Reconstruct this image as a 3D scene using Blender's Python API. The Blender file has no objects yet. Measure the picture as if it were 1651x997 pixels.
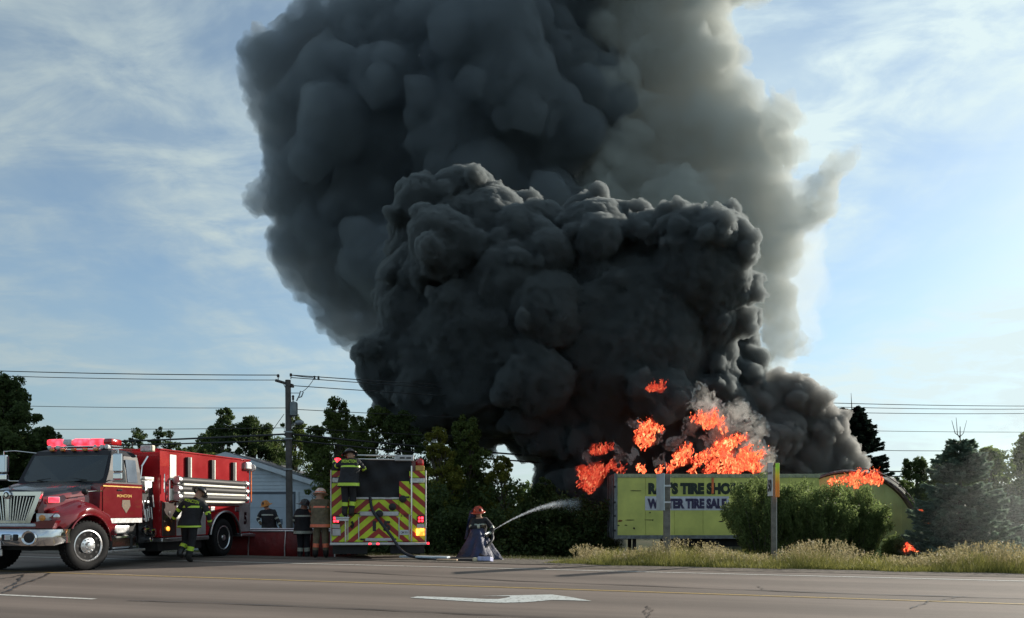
import bpy, bmesh, math, random
import numpy as np
from mathutils import Vector, Matrix, Euler
sc = bpy.context.scene
COL = sc.collection
random.seed(7)
rng = np.random.default_rng(11)
# ------------------------------------------------------------------ camera
F, CX, HY, EYE = 1300.0, 825.5, 825.0, 1.24
def P(px, py, d):
    """the point at depth d (metres) that the photograph shows at pixel px, py"""
    return Vector(((px-CX)/F*d, d, EYE+(HY-py)/F*d))
cam = bpy.data.cameras.new('camera'); cam_o = bpy.data.objects.new('camera', cam); COL.objects.link(cam_o)
sc.camera = cam_o
cam_o.location = (0, 0, EYE); cam_o.rotation_euler = (math.pi/2, 0, 0)
cam.sensor_width = 36; cam.lens = F/1651*36; cam.shift_y = (HY-498.5)/1651; cam.clip_end = 3000
# ------------------------------------------------------------------ sun, sky, exposure
SUN_EL, SUN_AZ = math.radians(20), math.radians(54)
SUN_DIR = Vector((math.sin(SUN_AZ)*math.cos(SUN_EL), math.cos(SUN_AZ)*math.cos(SUN_EL), math.sin(SUN_EL)))
sun = bpy.data.lights.new('sun', 'SUN'); sun_o = bpy.data.objects.new('sun', sun); COL.objects.link(sun_o)
sun.energy = 4.8; sun.angle = math.radians(0.6); sun.color = (1, .92, .79)
sun_o.rotation_euler = SUN_DIR.to_track_quat('Z', 'Y').to_euler()
world = bpy.data.worlds.new('World'); sc.world = world; world.use_nodes = True
def sky():
    nt = world.node_tree; N = nt.nodes.new; L = nt.links.new
    bg = nt.nodes['Background']; bg.inputs[1].default_value = 0.12
    sk = N('ShaderNodeTexSky'); sk.sky_type = 'NISHITA'; sk.sun_disc = False
    sk.sun_elevation = SUN_EL; sk.sun_rotation = SUN_AZ; sk.dust_density = 0.4; sk.air_density = .9; sk.ozone_density = 1.6
    tc = N('ShaderNodeTexCoord'); sx = N('ShaderNodeSeparateXYZ'); L(tc.outputs['Generated'], sx.inputs[0])
    # cloud sheet high overhead: direction divided by its height
    mx = N('ShaderNodeMath'); mx.operation = 'ADD'; L(sx.outputs[2], mx.inputs[0]); mx.inputs[1].default_value = 0.16
    mz = N('ShaderNodeMath'); mz.operation = 'MAXIMUM'; L(mx.outputs[0], mz.inputs[0]); mz.inputs[1].default_value = 0.08
    dv = N('ShaderNodeVectorMath'); dv.operation = 'DIVIDE'; L(tc.outputs['Generated'], dv.inputs[0])
    cb = N('ShaderNodeCombineXYZ'); L(mz.outputs[0], cb.inputs[0]); L(mz.outputs[0], cb.inputs[1]); cb.inputs[2].default_value = 1
    L(cb.outputs[0], dv.inputs[1])
    def noise(scale, det, rough, stretch=(1, 1, 0), dist=0.0):
        mp = N('ShaderNodeMapping'); L(dv.outputs[0], mp.inputs[0]); mp.inputs['Scale'].default_value = stretch
        n = N('ShaderNodeTexNoise'); n.inputs['Scale'].default_value = scale; n.inputs['Detail'].default_value = det
        n.inputs['Roughness'].default_value = rough; n.inputs['Distortion'].default_value = dist
        L(mp.outputs[0], n.inputs['Vector']); return n.outputs[0]
    def ramp(src, a, b, ca=(0, 0, 0, 1), cb_=(1, 1, 1, 1)):
        r = N('ShaderNodeValToRGB'); L(src, r.inputs[0]); e = r.color_ramp.elements
        e[0].position = a; e[0].color = ca; e[1].position = b; e[1].color = cb_; r.color_ramp.interpolation = 'EASE'; return r.outputs[0]
    big = ramp(noise(1.1, 6, .58, (1, .6, 0), .4), .31, .64)
    fine = ramp(noise(4.6, 9, .62, (.8, 1.2, 0), .5), .34, .68)
    m = N('ShaderNodeMath'); m.operation = 'MULTIPLY'; L(big, m.inputs[0]); L(fine, m.inputs[1])
    a = N('ShaderNodeMath'); a.operation = 'MULTIPLY_ADD'; L(m.outputs[0], a.inputs[0]); a.inputs[1].default_value = .85
    m3 = N('ShaderNodeMath'); m3.operation = 'MULTIPLY'; L(big, m3.inputs[0]); m3.inputs[1].default_value = .38; L(m3.outputs[0], a.inputs[2])
    # more sheet cloud towards the sun's side (away on the right)
    dt = N('ShaderNodeVectorMath'); dt.operation = 'DOT_PRODUCT'; L(tc.outputs['Generated'], dt.inputs[0]); dt.inputs[1].default_value = tuple(SUN_DIR)
    mr = N('ShaderNodeMapRange'); L(dt.outputs['Value'], mr.inputs[0])
    mr.inputs[1].default_value = .1; mr.inputs[2].default_value = .97; mr.inputs[3].default_value = .92; mr.inputs[4].default_value = 1.7
    k = N('ShaderNodeMath'); k.operation = 'MULTIPLY'; k.use_clamp = True; L(a.outputs[0], k.inputs[0]); L(mr.outputs[0], k.inputs[1])
    # cloud light: white, brighter near the sun
    mr2 = N('ShaderNodeMapRange'); L(dt.outputs['Value'], mr2.inputs[0]); mr2.interpolation_type = 'SMOOTHSTEP'
    mr2.inputs[1].default_value = .1; mr2.inputs[2].default_value = 1.0; mr2.inputs[3].default_value = 3.6; mr2.inputs[4].default_value = 5.9
    cc = N('ShaderNodeVectorMath'); cc.operation = 'SCALE'; cc.inputs[0].default_value = (.90, .985, 1.02); L(mr2.outputs[0], cc.inputs['Scale'])
    # soften the warm band the clear-sky model puts along the horizon
    hs = N('ShaderNodeHueSaturation'); L(sk.outputs[0], hs.inputs['Color']); hs.inputs['Saturation'].default_value = .92
    hz = ramp(sx.outputs[2], -.02, .34, (.62, .62, .62, 1), (.12, .12, .12, 1))
    mixh = N('ShaderNodeMixRGB'); L(hz, mixh.inputs[0]); L(hs.outputs[0], mixh.inputs[1])
    mr4 = N('ShaderNodeMapRange'); L(dt.outputs['Value'], mr4.inputs[0])
    mr4.inputs[1].default_value = .1; mr4.inputs[2].default_value = 1.0; mr4.inputs[3].default_value = 2.2; mr4.inputs[4].default_value = 4.0
    hc = N('ShaderNodeVectorMath'); hc.operation = 'SCALE'; hc.inputs[0].default_value = (.74, .92, 1.08); L(mr4.outputs[0], hc.inputs['Scale'])
    L(hc.outputs[0], mixh.inputs[2])
    mix = N('ShaderNodeMixRGB'); L(k.outputs[0], mix.inputs[0]); L(mixh.outputs[0], mix.inputs[1]); L(cc.outputs[0], mix.inputs[2])
    tint = N('ShaderNodeVectorMath'); tint.operation = 'MULTIPLY'; L(mix.outputs[0], tint.inputs[0]); tint.inputs[1].default_value = (.86, .94, .93)
    L(tint.outputs[0], bg.inputs[0])
sky()
sc.view_settings.view_transform = 'Standard'; sc.view_settings.look = 'None'
sc.view_settings.exposure = 0.5; sc.view_settings.gamma = 1
sc.cycles.use_denoising = True
sc.cycles.max_bounces = 8; sc.cycles.diffuse_bounces = 3; sc.cycles.transparent_max_bounces = 24; sc.cycles.volume_bounces = 3

# ------------------------------------------------------------------ helpers: tags
def tag(o, label=None, cat=None, group=None, kind=None):
    if label: o['label'] = label
    if cat: o['category'] = cat
    if group: o['group'] = group
    if kind: o['kind'] = kind
    return o
def empty(name, loc, rz=0, label=None, cat=None, group=None):
    o = bpy.data.objects.new(name, None); COL.objects.link(o); o.empty_display_size = .2
    o.location = loc; o.rotation_euler = (0, 0, rz); return tag(o, label, cat, group)
# ------------------------------------------------------------------ helpers: materials
MATS = {}
def mat(name, col, rough=.6, metal=0.0, var=.12, scale=6.0, bump=0.0, bscale=None, spec=.5, emit=None, estr=0, coat=0, trans=0, col2=None, detail=5):
    if name in MATS: return MATS[name]
    m = bpy.data.materials.new(name); m.use_nodes = True; nt = m.node_tree; N = nt.nodes.new; L = nt.links.new
    b = nt.nodes['Principled BSDF']
    b.inputs['Roughness'].default_value = rough; b.inputs['Metallic'].default_value = metal
    b.inputs['Specular IOR Level'].default_value = spec; b.inputs['Coat Weight'].default_value = coat
    tc = N('ShaderNodeTexCoord')
    n = N('ShaderNodeTexNoise'); n.inputs['Scale'].default_value = scale; n.inputs['Detail'].default_value = detail; n.inputs['Roughness'].default_value = .6
    L(tc.outputs['Object'], n.inputs['Vector'])
    r = N('ShaderNodeValToRGB'); L(n.outputs[0], r.inputs[0])
    c2 = col2 or [c*(1-var*1.6) for c in col]; c1 = [min(1, c*(1+var)) for c in col]
    r.color_ramp.elements[0].position = .32; r.color_ramp.elements[0].color = (*c2, 1)
    r.color_ramp.elements[1].position = .68; r.color_ramp.elements[1].color = (*c1, 1)
    L(r.outputs[0], b.inputs['Base Color'])
    rr = N('ShaderNodeMath'); rr.operation = 'MULTIPLY_ADD'; L(n.outputs[0], rr.inputs[0]); rr.inputs[1].default_value = .18; rr.inputs[2].default_value = max(0.02, rough-.09); L(rr.outputs[0], b.inputs['Roughness'])
    if bump:
        n2 = N('ShaderNodeTexNoise'); n2.inputs['Scale'].default_value = bscale or scale*6; n2.inputs['Detail'].default_value = 6; L(tc.outputs['Object'], n2.inputs['Vector'])
        bp = N('ShaderNodeBump'); bp.inputs['Strength'].default_value = 1; bp.inputs['Distance'].default_value = bump; L(n2.outputs[0], bp.inputs['Height']); L(bp.outputs[0], b.inputs['Normal'])
    if emit:
        b.inputs['Emission Color'].default_value = (*emit, 1); b.inputs['Emission Strength'].default_value = estr
    MATS[name] = m; return m
def leafmat(name, c1, c2, tr=.4, rough=.55):
    m = bpy.data.materials.new(name); m.use_nodes = True; nt = m.node_tree; N = nt.nodes.new; L = nt.links.new
    nt.nodes.remove(nt.nodes['Principled BSDF']); out = nt.nodes['Material Output']
    tc = N('ShaderNodeTexCoord'); n = N('ShaderNodeTexNoise'); n.inputs['Scale'].default_value = .9; n.inputs['Detail'].default_value = 6; L(tc.outputs['Object'], n.inputs['Vector'])
    gi = N('ShaderNodeNewGeometry')
    ad = N('ShaderNodeMath'); ad.operation = 'MULTIPLY_ADD'; L(gi.outputs['Random Per Island'], ad.inputs[0]); ad.inputs[1].default_value = .5
    m5 = N('ShaderNodeMath'); m5.operation = 'MULTIPLY'; L(n.outputs[0], m5.inputs[0]); m5.inputs[1].default_value = .55; L(m5.outputs[0], ad.inputs[2])
    r = N('ShaderNodeValToRGB'); L(ad.outputs[0], r.inputs[0])
    r.color_ramp.elements[0].position = .2; r.color_ramp.elements[0].color = (*c1, 1); r.color_ramp.elements[1].position = .85; r.color_ramp.elements[1].color = (*c2, 1)
    d = N('ShaderNodeBsdfPrincipled'); L(r.outputs[0], d.inputs['Base Color']); d.inputs['Roughness'].default_value = rough; d.inputs['Specular IOR Level'].default_value = .25
    t = N('ShaderNodeBsdfTranslucent'); L(r.outputs[0], t.inputs['Color'])
    mx = N('ShaderNodeMixShader'); mx.inputs[0].default_value = tr; L(d.outputs[0], mx.inputs[1]); L(t.outputs[0], mx.inputs[2]); L(mx.outputs[0], out.inputs['Surface'])
    return m
def glass(name, tint=(.02, .03, .035)):
    m = mat(name, tint, .06, 0, .1, 2, spec=.8); return m
def glow(name, col, s):
    if name in MATS: return MATS[name]
    m = bpy.data.materials.new(name); m.use_nodes = True; nt = m.node_tree; N = nt.nodes.new; L = nt.links.new
    b = nt.nodes['Principled BSDF']; b.inputs['Base Color'].default_value = (*[c*.7 for c in col], 1); b.inputs['Roughness'].default_value = .2
    tc = N('ShaderNodeTexCoord'); v = N('ShaderNodeTexVoronoi'); v.inputs['Scale'].default_value = 7; L(tc.outputs['Object'], v.inputs['Vector'])
    mm = N('ShaderNodeMapRange'); L(v.outputs['Distance'], mm.inputs[0]); mm.inputs[1].default_value = .1; mm.inputs[2].default_value = .7; mm.inputs[3].default_value = s; mm.inputs[4].default_value = s*.25
    b.inputs['Emission Color'].default_value = (*col, 1); L(mm.outputs[0], b.inputs['Emission Strength'])
    MATS[name] = m; return m
# ------------------------------------------------------------------ helpers: mesh builder
class MB:
    def __init__(s): s.v = []; s.f = []; s.mi = []; s.cur = 0
    def m(s, i): s.cur = i; return s
    def add(s, vs, fs, M=None):
        b = len(s.v)
        for p in vs:
            p = Vector(p); s.v.append(tuple(M @ p) if M is not None else tuple(p))
        for f in fs: s.f.append([b+i for i in f]); s.mi.append(s.cur)
        return s
    def box(s, x0, x1, y0, y1, z0, z1, M=None, bev=0.0):
        if bev <= 0:
            vs = [(x0,y0,z0),(x1,y0,z0),(x1,y1,z0),(x0,y1,z0),(x0,y0,z1),(x1,y0,z1),(x1,y1,z1),(x0,y1,z1)]
            return s.add(vs, [(0,3,2,1),(4,5,6,7),(0,1,5,4),(1,2,6,5),(2,3,7,6),(3,0,4,7)], M)
        b = min(bev, (x1-x0)*.45, (y1-y0)*.45, (z1-z0)*.45)
        bm = bmesh.new(); bmesh.ops.create_cube(bm, size=1)
        for v in bm.verts: v.co = Vector(((x0+x1)/2+v.co.x*(x1-x0), (y0+y1)/2+v.co.y*(y1-y0), (z0+z1)/2+v.co.z*(z1-z0)))
        bmesh.ops.bevel(bm, geom=bm.edges[:], offset=b, segments=2, affect='EDGES', profile=.5)
        bm.verts.index_update(); s.add([v.co for v in bm.verts], [[v.index for v in f.verts] for f in bm.faces], M); bm.free(); return s
    def tube(s, pts, r, n=8, cap=True, M=None, flat=1.0):
        pts = [Vector(p) for p in pts]; k = len(pts); rs = r if isinstance(r, (list, tuple)) else [r]*k
        vs, fs = [], []; up = None
        for i, p in enumerate(pts):
            t = (pts[min(i+1, k-1)]-pts[max(i-1, 0)]).normalized()
            if up is None:
                up = Vector((0, 0, 1)) if abs(t.z) < .9 else Vector((0, 1, 0))
            a = t.cross(up).normalized(); up = a.cross(t).normalized()
            for j in range(n):
                q = 2*math.pi*j/n; vs.append(p + a*math.cos(q)*rs[i] + up*math.sin(q)*rs[i]*flat)
        for i in range(k-1):
            for j in range(n):
                fs.append((i*n+j, i*n+(j+1) % n, (i+1)*n+(j+1) % n, (i+1)*n+j))
        if cap: fs.append(tuple(range(n-1, -1, -1))); fs.append(tuple(range((k-1)*n, k*n)))
        return s.add(vs, fs, M)
    def lathe(s, prof, n=20, M=None, axis='Z'):
        vs, fs = [], []
        for (r, h) in prof:
            for j in range(n):
                q = 2*math.pi*j/n; c, d = r*math.cos(q), r*math.sin(q)
                vs.append((c, d, h) if axis == 'Z' else (h, c, d) if axis == 'X' else (c, h, d))
        for i in range(len(prof)-1):
            for j in range(n): fs.append((i*n+j, i*n+(j+1) % n, (i+1)*n+(j+1) % n, (i+1)*n+j))
        fs.append(tuple(range(n))); fs.append(tuple((len(prof)-1)*n+j for j in range(n)))
        return s.add(vs, fs, M)
    def prism(s, poly, axis, a, b, M=None):
        """poly (2-D) pushed from a to b along axis; the 2-D pair is the two other axes in order"""
        def mk(p, h): return (h, p[0], p[1]) if axis == 'X' else (p[0], h, p[1]) if axis == 'Y' else (p[0], p[1], h)
        n = len(poly); vs = [mk(p, a) for p in poly]+[mk(p, b) for p in poly]
        fs = [tuple(range(n-1, -1, -1)), tuple(range(n, 2*n))]+[(i, (i+1) % n, n+(i+1) % n, n+i) for i in range(n)]
        return s.add(vs, fs, M)
    def grid(s, rows, M=None, thick=None):
        nr, nc = len(rows), len(rows[0]); vs = [p for r in rows for p in r]
        fs = [(i*nc+j, i*nc+j+1, (i+1)*nc+j+1, (i+1)*nc+j) for i in range(nr-1) for j in range(nc-1)]
        return s.add(vs, fs, M)
    def build(s, name, mats, parent=None, smooth=False, loc=None, fix=True):
        me = bpy.data.meshes.new(name); me.from_pydata(s.v, [], s.f)
        for m in (mats if isinstance(mats, (list, tuple)) else [mats]): me.materials.append(m)
        me.polygons.foreach_set('material_index', s.mi)
        if fix:
            bm = bmesh.new(); bm.from_mesh(me); bmesh.ops.recalc_face_normals(bm, faces=bm.faces[:]); bm.to_mesh(me); bm.free()
        if smooth:
            me.polygons.foreach_set('use_smooth', [True]*len(me.polygons))
            if smooth != 'all': me.set_sharp_from_angle(angle=math.radians(38))
        o = bpy.data.objects.new(name, me); COL.objects.link(o)
        if parent: o.parent = parent
        if loc is not None: o.location = loc
        return o
def text_mesh(name, s, height, width, m, parent, M, bold=.02, extr=.004):
    """lettering: the words as a thin solid, cap height and total width as given, lying in its own XZ plane facing -Y, then M"""
    cu = bpy.data.curves.new(name, 'FONT'); cu.body = s; cu.size = 1; cu.offset = bold; cu.extrude = 0; cu.resolution_u = 3
    o = bpy.data.objects.new(name, cu); COL.objects.link(o)
    dg = bpy.context.evaluated_depsgraph_get(); me = bpy.data.meshes.new_from_object(o.evaluated_get(dg)); COL.objects.unlink(o)
    v = np.array([x.co[:] for x in me.vertices]); x0, x1 = v[:, 0].min(), v[:, 0].max(); h = v[:, 1].max()-v[:, 1].min(); y0 = v[:, 1].min()
    for x in me.vertices:
        c = x.co; x.co = M @ Vector(((c.x-x0)/(x1-x0)*width, 0, (c.y-y0)/h*height))
    me.materials.clear(); me.materials.append(m); me.name = name
    o2 = bpy.data.objects.new(name, me); COL.objects.link(o2)
    if parent: o2.parent = parent
    return o2
T = Matrix.Translation
def RZ(a): return Matrix.Rotation(math.radians(a), 4, 'Z')
def RX(a): return Matrix.Rotation(math.radians(a), 4, 'X')
def RY(a): return Matrix.Rotation(math.radians(a), 4, 'Y')

# ------------------------------------------------------------------ the ground and the road (the road runs 19 degrees off the picture plane)
RA = math.radians(19.0); CA, SA_ = math.cos(RA), math.sin(RA)
def UV(u, v): return (u*CA+v*SA_, -u*SA_+v*CA)
def to_uv(x, y): return (x*CA-y*SA_, x*SA_+y*CA)
def gz_v(v): return float(np.interp(v, [-500, 18.4, 24, 32, 46, 120, 1200], [0, 0, -.22, -.85, -1.0, -1.0, -2.0]))
def gz(x, y):
    u, v = to_uv(x, y); z = gz_v(v)
    if v > 19: z += .05*math.sin(x*.9+1)*math.sin(y*.7)*min(1, (v-19)/3)
    return z
def ground():
    m = MB(); us = sorted(set(list(np.linspace(-900, 900, 37))+list(np.linspace(-45, 45, 91))))
    vs = sorted(set([-300, -120, -60, -30, -10, 0, 8, 14, 17, 18.0, 18.4]+list(np.linspace(19, 50, 63))+list(np.linspace(55, 130, 16))+[180, 300, 500, 900, 1200]))
    rows = []
    for v in vs:
        row = []
        for u in us:
            x, y = UV(u, v); row.append((x, y, gz(x, y)-(.02 if v < 18.2 else 0)))
        rows.append(row)
    m.grid(rows)
    mt = mat('ground_soil', (.075, .068, .045), .95, 0, .3, .35, .03, 14, spec=.1, col2=(.035, .05, .02))
    return tag(m.build('ground', mt, smooth='all', fix=False), 'flat rough ground of dry grass and soil beyond the road', None, None, 'structure')
ground()
def sheet(name, u0, u1, v0, v1, z, mt, nu=60, label=None, wob=0):
    m = MB(); rows = []
    for i in range(2):
        row = []
        for j in range(nu+1):
            u = u0+(u1-u0)*j/nu; v = (v0, v1)[i]+(wob*math.sin(u*1.7+i)*.5+wob*math.sin(u*.43)*.8 if wob else 0)
            x, y = UV(u, v); row.append((x, y, z))
        rows.append(row)
    m.grid(rows); return tag(m.build(name, mt, fix=False), label, None, None, 'structure')
def asphalt():
    m = bpy.data.materials.new('asphalt'); m.use_nodes = True; nt = m.node_tree; N = nt.nodes.new; L = nt.links.new
    b = nt.nodes['Principled BSDF']; b.inputs['Roughness'].default_value = .82; b.inputs['Specular IOR Level'].default_value = .35
    tc = N('ShaderNodeTexCoord'); mp = N('ShaderNodeMapping'); L(tc.outputs['Object'], mp.inputs[0]); mp.inputs['Rotation'].default_value = (0, 0, RA)
    def noise(vec, s, d, r=.6, st=None):
        if st:
            q = N('ShaderNodeMapping'); L(vec, q.inputs[0]); q.inputs['Scale'].default_value = st; vec = q.outputs[0]
        n = N('ShaderNodeTexNoise'); n.inputs['Scale'].default_value = s; n.inputs['Detail'].default_value = d; n.inputs['Roughness'].default_value = r; L(vec, n.inputs['Vector']); return n.outputs[0]
    streak = noise(mp.outputs[0], 1, 5, .6, (.05, 2.6, 1)); blotch = noise(mp.outputs[0], .5, 6, .6); grit = noise(mp.outputs[0], 60, 3, .7)
    a = N('ShaderNodeMath'); a.operation = 'MULTIPLY_ADD'; L(streak, a.inputs[0]); a.inputs[1].default_value = .5
    q = N('ShaderNodeMath'); q.operation = 'MULTIPLY_ADD'; L(blotch, q.inputs[0]); q.inputs[1].default_value = .3
    g = N('ShaderNodeMath'); g.operation = 'MULTIPLY'; L(grit, g.inputs[0]); g.inputs[1].default_value = .2
    L(g.outputs[0], q.inputs[2]); L(q.outputs[0], a.inputs[2])
    r = N('ShaderNodeValToRGB'); L(a.outputs[0], r.inputs[0]); e = r.color_ramp.elements
    e[0].position = .3; e[0].color = (.098, .076, .064, 1); e[1].position = .7; e[1].color = (.20, .158, .132, 1)
    sy = N('ShaderNodeSeparateXYZ'); L(mp.outputs[0], sy.inputs[0]); wv = N('ShaderNodeMath'); wv.operation = 'MULTIPLY'; L(sy.outputs[1], wv.inputs[0]); wv.inputs[1].default_value = 2*math.pi/1.9
    sn = N('ShaderNodeMath'); sn.operation = 'SINE'; L(wv.outputs[0], sn.inputs[0]); bl2 = noise(mp.outputs[0], .8, 7, .7, (.25, 1.4, 1))
    pm = N('ShaderNodeMath'); pm.operation = 'MULTIPLY'; L(sn.outputs[0], pm.inputs[0]); L(bl2, pm.inputs[1])
    tr = N('ShaderNodeMapRange'); L(pm.outputs[0], tr.inputs[0]); tr.inputs[1].default_value = -.5; tr.inputs[2].default_value = .5; tr.inputs[3].default_value = .80; tr.inputs[4].default_value = 1.12
    sc2 = N('ShaderNodeVectorMath'); sc2.operation = 'SCALE'; L(r.outputs[0], sc2.inputs[0]); L(tr.outputs[0], sc2.inputs['Scale'])
    L(sc2.outputs[0], b.inputs['Base Color'])
    bp = N('ShaderNodeBump'); bp.inputs['Distance'].default_value = .004; L(grit, bp.inputs['Height']); L(bp.outputs[0], b.inputs['Normal'])
    return m
M_ASPH = asphalt()
sheet('road', -260, 260, -6, 18.0, 0.0, M_ASPH, 40, 'brownish grey asphalt road running across in front of the fire')
M_GRAV = mat('gravel', (.16, .14, .12), .95, 0, .35, 9, .02, 60, spec=.15)
def apron():
    m = MB(); rows = []
    for i, v in enumerate(np.linspace(17.95, 30, 25)):
        row = []
        for j in range(41):
            u = -34 + (29.5 + min(0, 0)*i)*j/40; x, y = UV(u, v+.06*math.sin(u*2.3)); row.append((x, y, gz(x, y)+.012))
        rows.append(row)
    m.grid(rows); tag(m.build('gravel_apron', M_GRAV, fix=False, smooth='all'), 'gravel entrance beside the road where the engines stand', None, None, 'structure')
apron()
sheet('shoulder', -5, 120, 17.3, 18.35, .006, mat('shoulder_gravel', (.15, .125, .105), .95, 0, .3, 5, .01, 50, spec=.15), 200, 'gravel shoulder along the far edge of the road', .12)
def paintmat(name, col):
    m = mat(name, col, .6, 0, .1, 9, .0); nt = m.node_tree; N = nt.nodes.new; L = nt.links.new
    b = nt.nodes['Principled BSDF']; tc = N('ShaderNodeTexCoord'); n = N('ShaderNodeTexNoise'); n.inputs['Scale'].default_value = 16; n.inputs['Detail'].default_value = 8; n.inputs['Roughness'].default_value = .7; L(tc.outputs['Object'], n.inputs['Vector'])
    r = N('ShaderNodeValToRGB'); L(n.outputs[0], r.inputs[0]); r.color_ramp.elements[0].position = .36; r.color_ramp.elements[1].position = .46
    mx = N('ShaderNodeMixRGB'); L(r.outputs[0], mx.inputs[0]); mx.inputs[1].default_value = (.13, .11, .09, 1)
    src = b.inputs['Base Color'].links[0].from_socket; L(src, mx.inputs[2]); L(mx.outputs[0], b.inputs['Base Color']); return m
M_WH = paintmat('white_road_paint', (.62, .6, .55)); M_YE = paintmat('yellow_road_paint', (.46, .31, .10))
sheet('edge_line', -120, 120, 16.45, 16.57, .005, M_WH, 20, 'worn white line along the far edge of the road')
sheet('centre_line', -120, 120, 12.36, 12.46, .005, M_YE, 20, 'worn yellow line along the middle of the road')
sheet('lane_line', -16.5, -9.28+.0, 8.80, 8.90, .005, M_WH, 8, 'near white lane dash at the left')
M_TAR = mat('tar_seam', (.035, .03, .03), .55, 0, .2, 6)
def ribbon(name, pts, w, z, mt, label):
    """a flat winding strip on the road from pixel points of the photograph laid down on the road plane"""
    g = []
    for (px, py) in pts:
        d = F*EYE/(py-HY); g.append(Vector(((px-CX)/F*d, d, z)))
    m = MB(); rows = [[], []]
    fine = []
    for i in range(len(g)-1):
        for k in range(6): fine.append(g[i].lerp(g[i+1], k/6))
    fine.append(g[-1]); n = len(fine)
    for i, p in enumerate(fine):
        t = (fine[min(i+1, n-1)]-fine[max(0, i-1)]).normalized(); s = Vector((-t.y, t.x, 0)); j = .018*math.sin(i*1.9)+.012*math.sin(i*.7)
        ww = w*(.75+.35*math.sin(i*1.3)); rows[0].append(p+s*(ww/2+j)); rows[1].append(p-s*(ww/2-j))
    m.grid(rows); return tag(m.build(name, mt, fix=False), label, None, None, 'structure')
ribbon('road_seam', [(540, 922), (825, 937), (1100, 948), (1400, 959), (1651, 966), (2000, 978)], .07, .009, M_TAR, 'dark tar seam just beyond the yellow line')
ribbon('road_seam', [(205, 969), (420, 976), (640, 986), (825, 994), (1100, 1008)], .045, .009, M_TAR, 'dark tar seam beside the turn arrow')
ribbon('road_crack', [(-5, 935), (20, 931), (38, 927), (30, 938), (8, 950)], .05, .009, M_TAR, 'sealed crack curling near the front of the left engine')
ribbon('road_crack', [(78, 925), (70, 931), (45, 939), (20, 950), (5, 957)], .055, .0105, M_TAR, 'sealed crack running towards the near lane at the left')
ribbon('road_crack', [(1046, 997), (1050, 985), (1044, 978), (1040, 992)], .015, .009, M_TAR, 'thin crack near the lower middle of the road')
ribbon('road_crack', [(1470, 982), (1490, 974), (1500, 970), (1530, 966), (1560, 962)], .02, .012, M_TAR, 'thin crack crossing the yellow line at the right')
ribbon('road_crack', [(1220, 946), (1232, 951), (1245, 953), (1262, 955)], .02, .012, M_TAR, 'short crack beside the far tar seam')
def arrow():
    top = [(661, 964.5), (673, 962.3), (720, 963.6), (785, 966.6), (805, 966.5), (823, 963.5), (821, 962), (772, 961.9), (830, 960.6), (890, 959.3), (920, 963.5), (955, 970)]
    bot = [(930, 969), (890, 968), (870, 970), (845, 972), (810, 972.8), (780, 971.8), (720, 968.3)]
    pts = []
    for (px, py) in top+bot:
        d = F*EYE/(py-HY); pts.append(((px-CX)/F*d, d, .006))
    m = MB(); m.add(pts, [tuple(range(len(pts)-1, -1, -1))])
    tag(m.build('turn_arrow', paintmat('arrow_paint', (.55, .57, .55)), fix=False), 'white turn arrow painted on the middle lane', None, None, 'structure')
arrow()
#@@SMOKE
# ------------------------------------------------------------------ smoke: billows of clumped puffs, a soft dense volume round an added opaque core
def fractal(circ, d0, n=(22, 14), k=(.42, .4), seed=3):
    g = np.random.default_rng(seed); pts, rad = [], []
    for (px, py, r, *e) in circ:
        d = d0+(e[0] if e else 0); pts.append(P(px, py, d)[:]); rad.append(r/F*d)
    bp, br = np.array(pts), np.array(rad); ap, ar = [bp], [br]; cp, cr = bp, br
    for l in range(len(n)):
        a, b = [], []
        for c, r in zip(cp, cr):
            m = n[l]; v = g.normal(size=(m, 3)); v /= np.linalg.norm(v, axis=1)[:, None]
            rr = r*k[l]*g.uniform(.45, 1.3, m)*(1 if l < 2 else g.uniform(.5, 1.1, m)); q = c+v*(r*g.uniform(.88, 1.02, m))[:, None]
            dist = np.linalg.norm(q[:, None, :]-bp[None], axis=2)-br[None]
            ok = (dist.min(axis=1) > -rr*1.1)
            a.append(q[ok]); b.append(rr[ok])
        cp, cr = np.concatenate(a), np.concatenate(b); ap.append(cp); ar.append(cr)
    return np.concatenate(ap), np.concatenate(ar)
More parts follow.
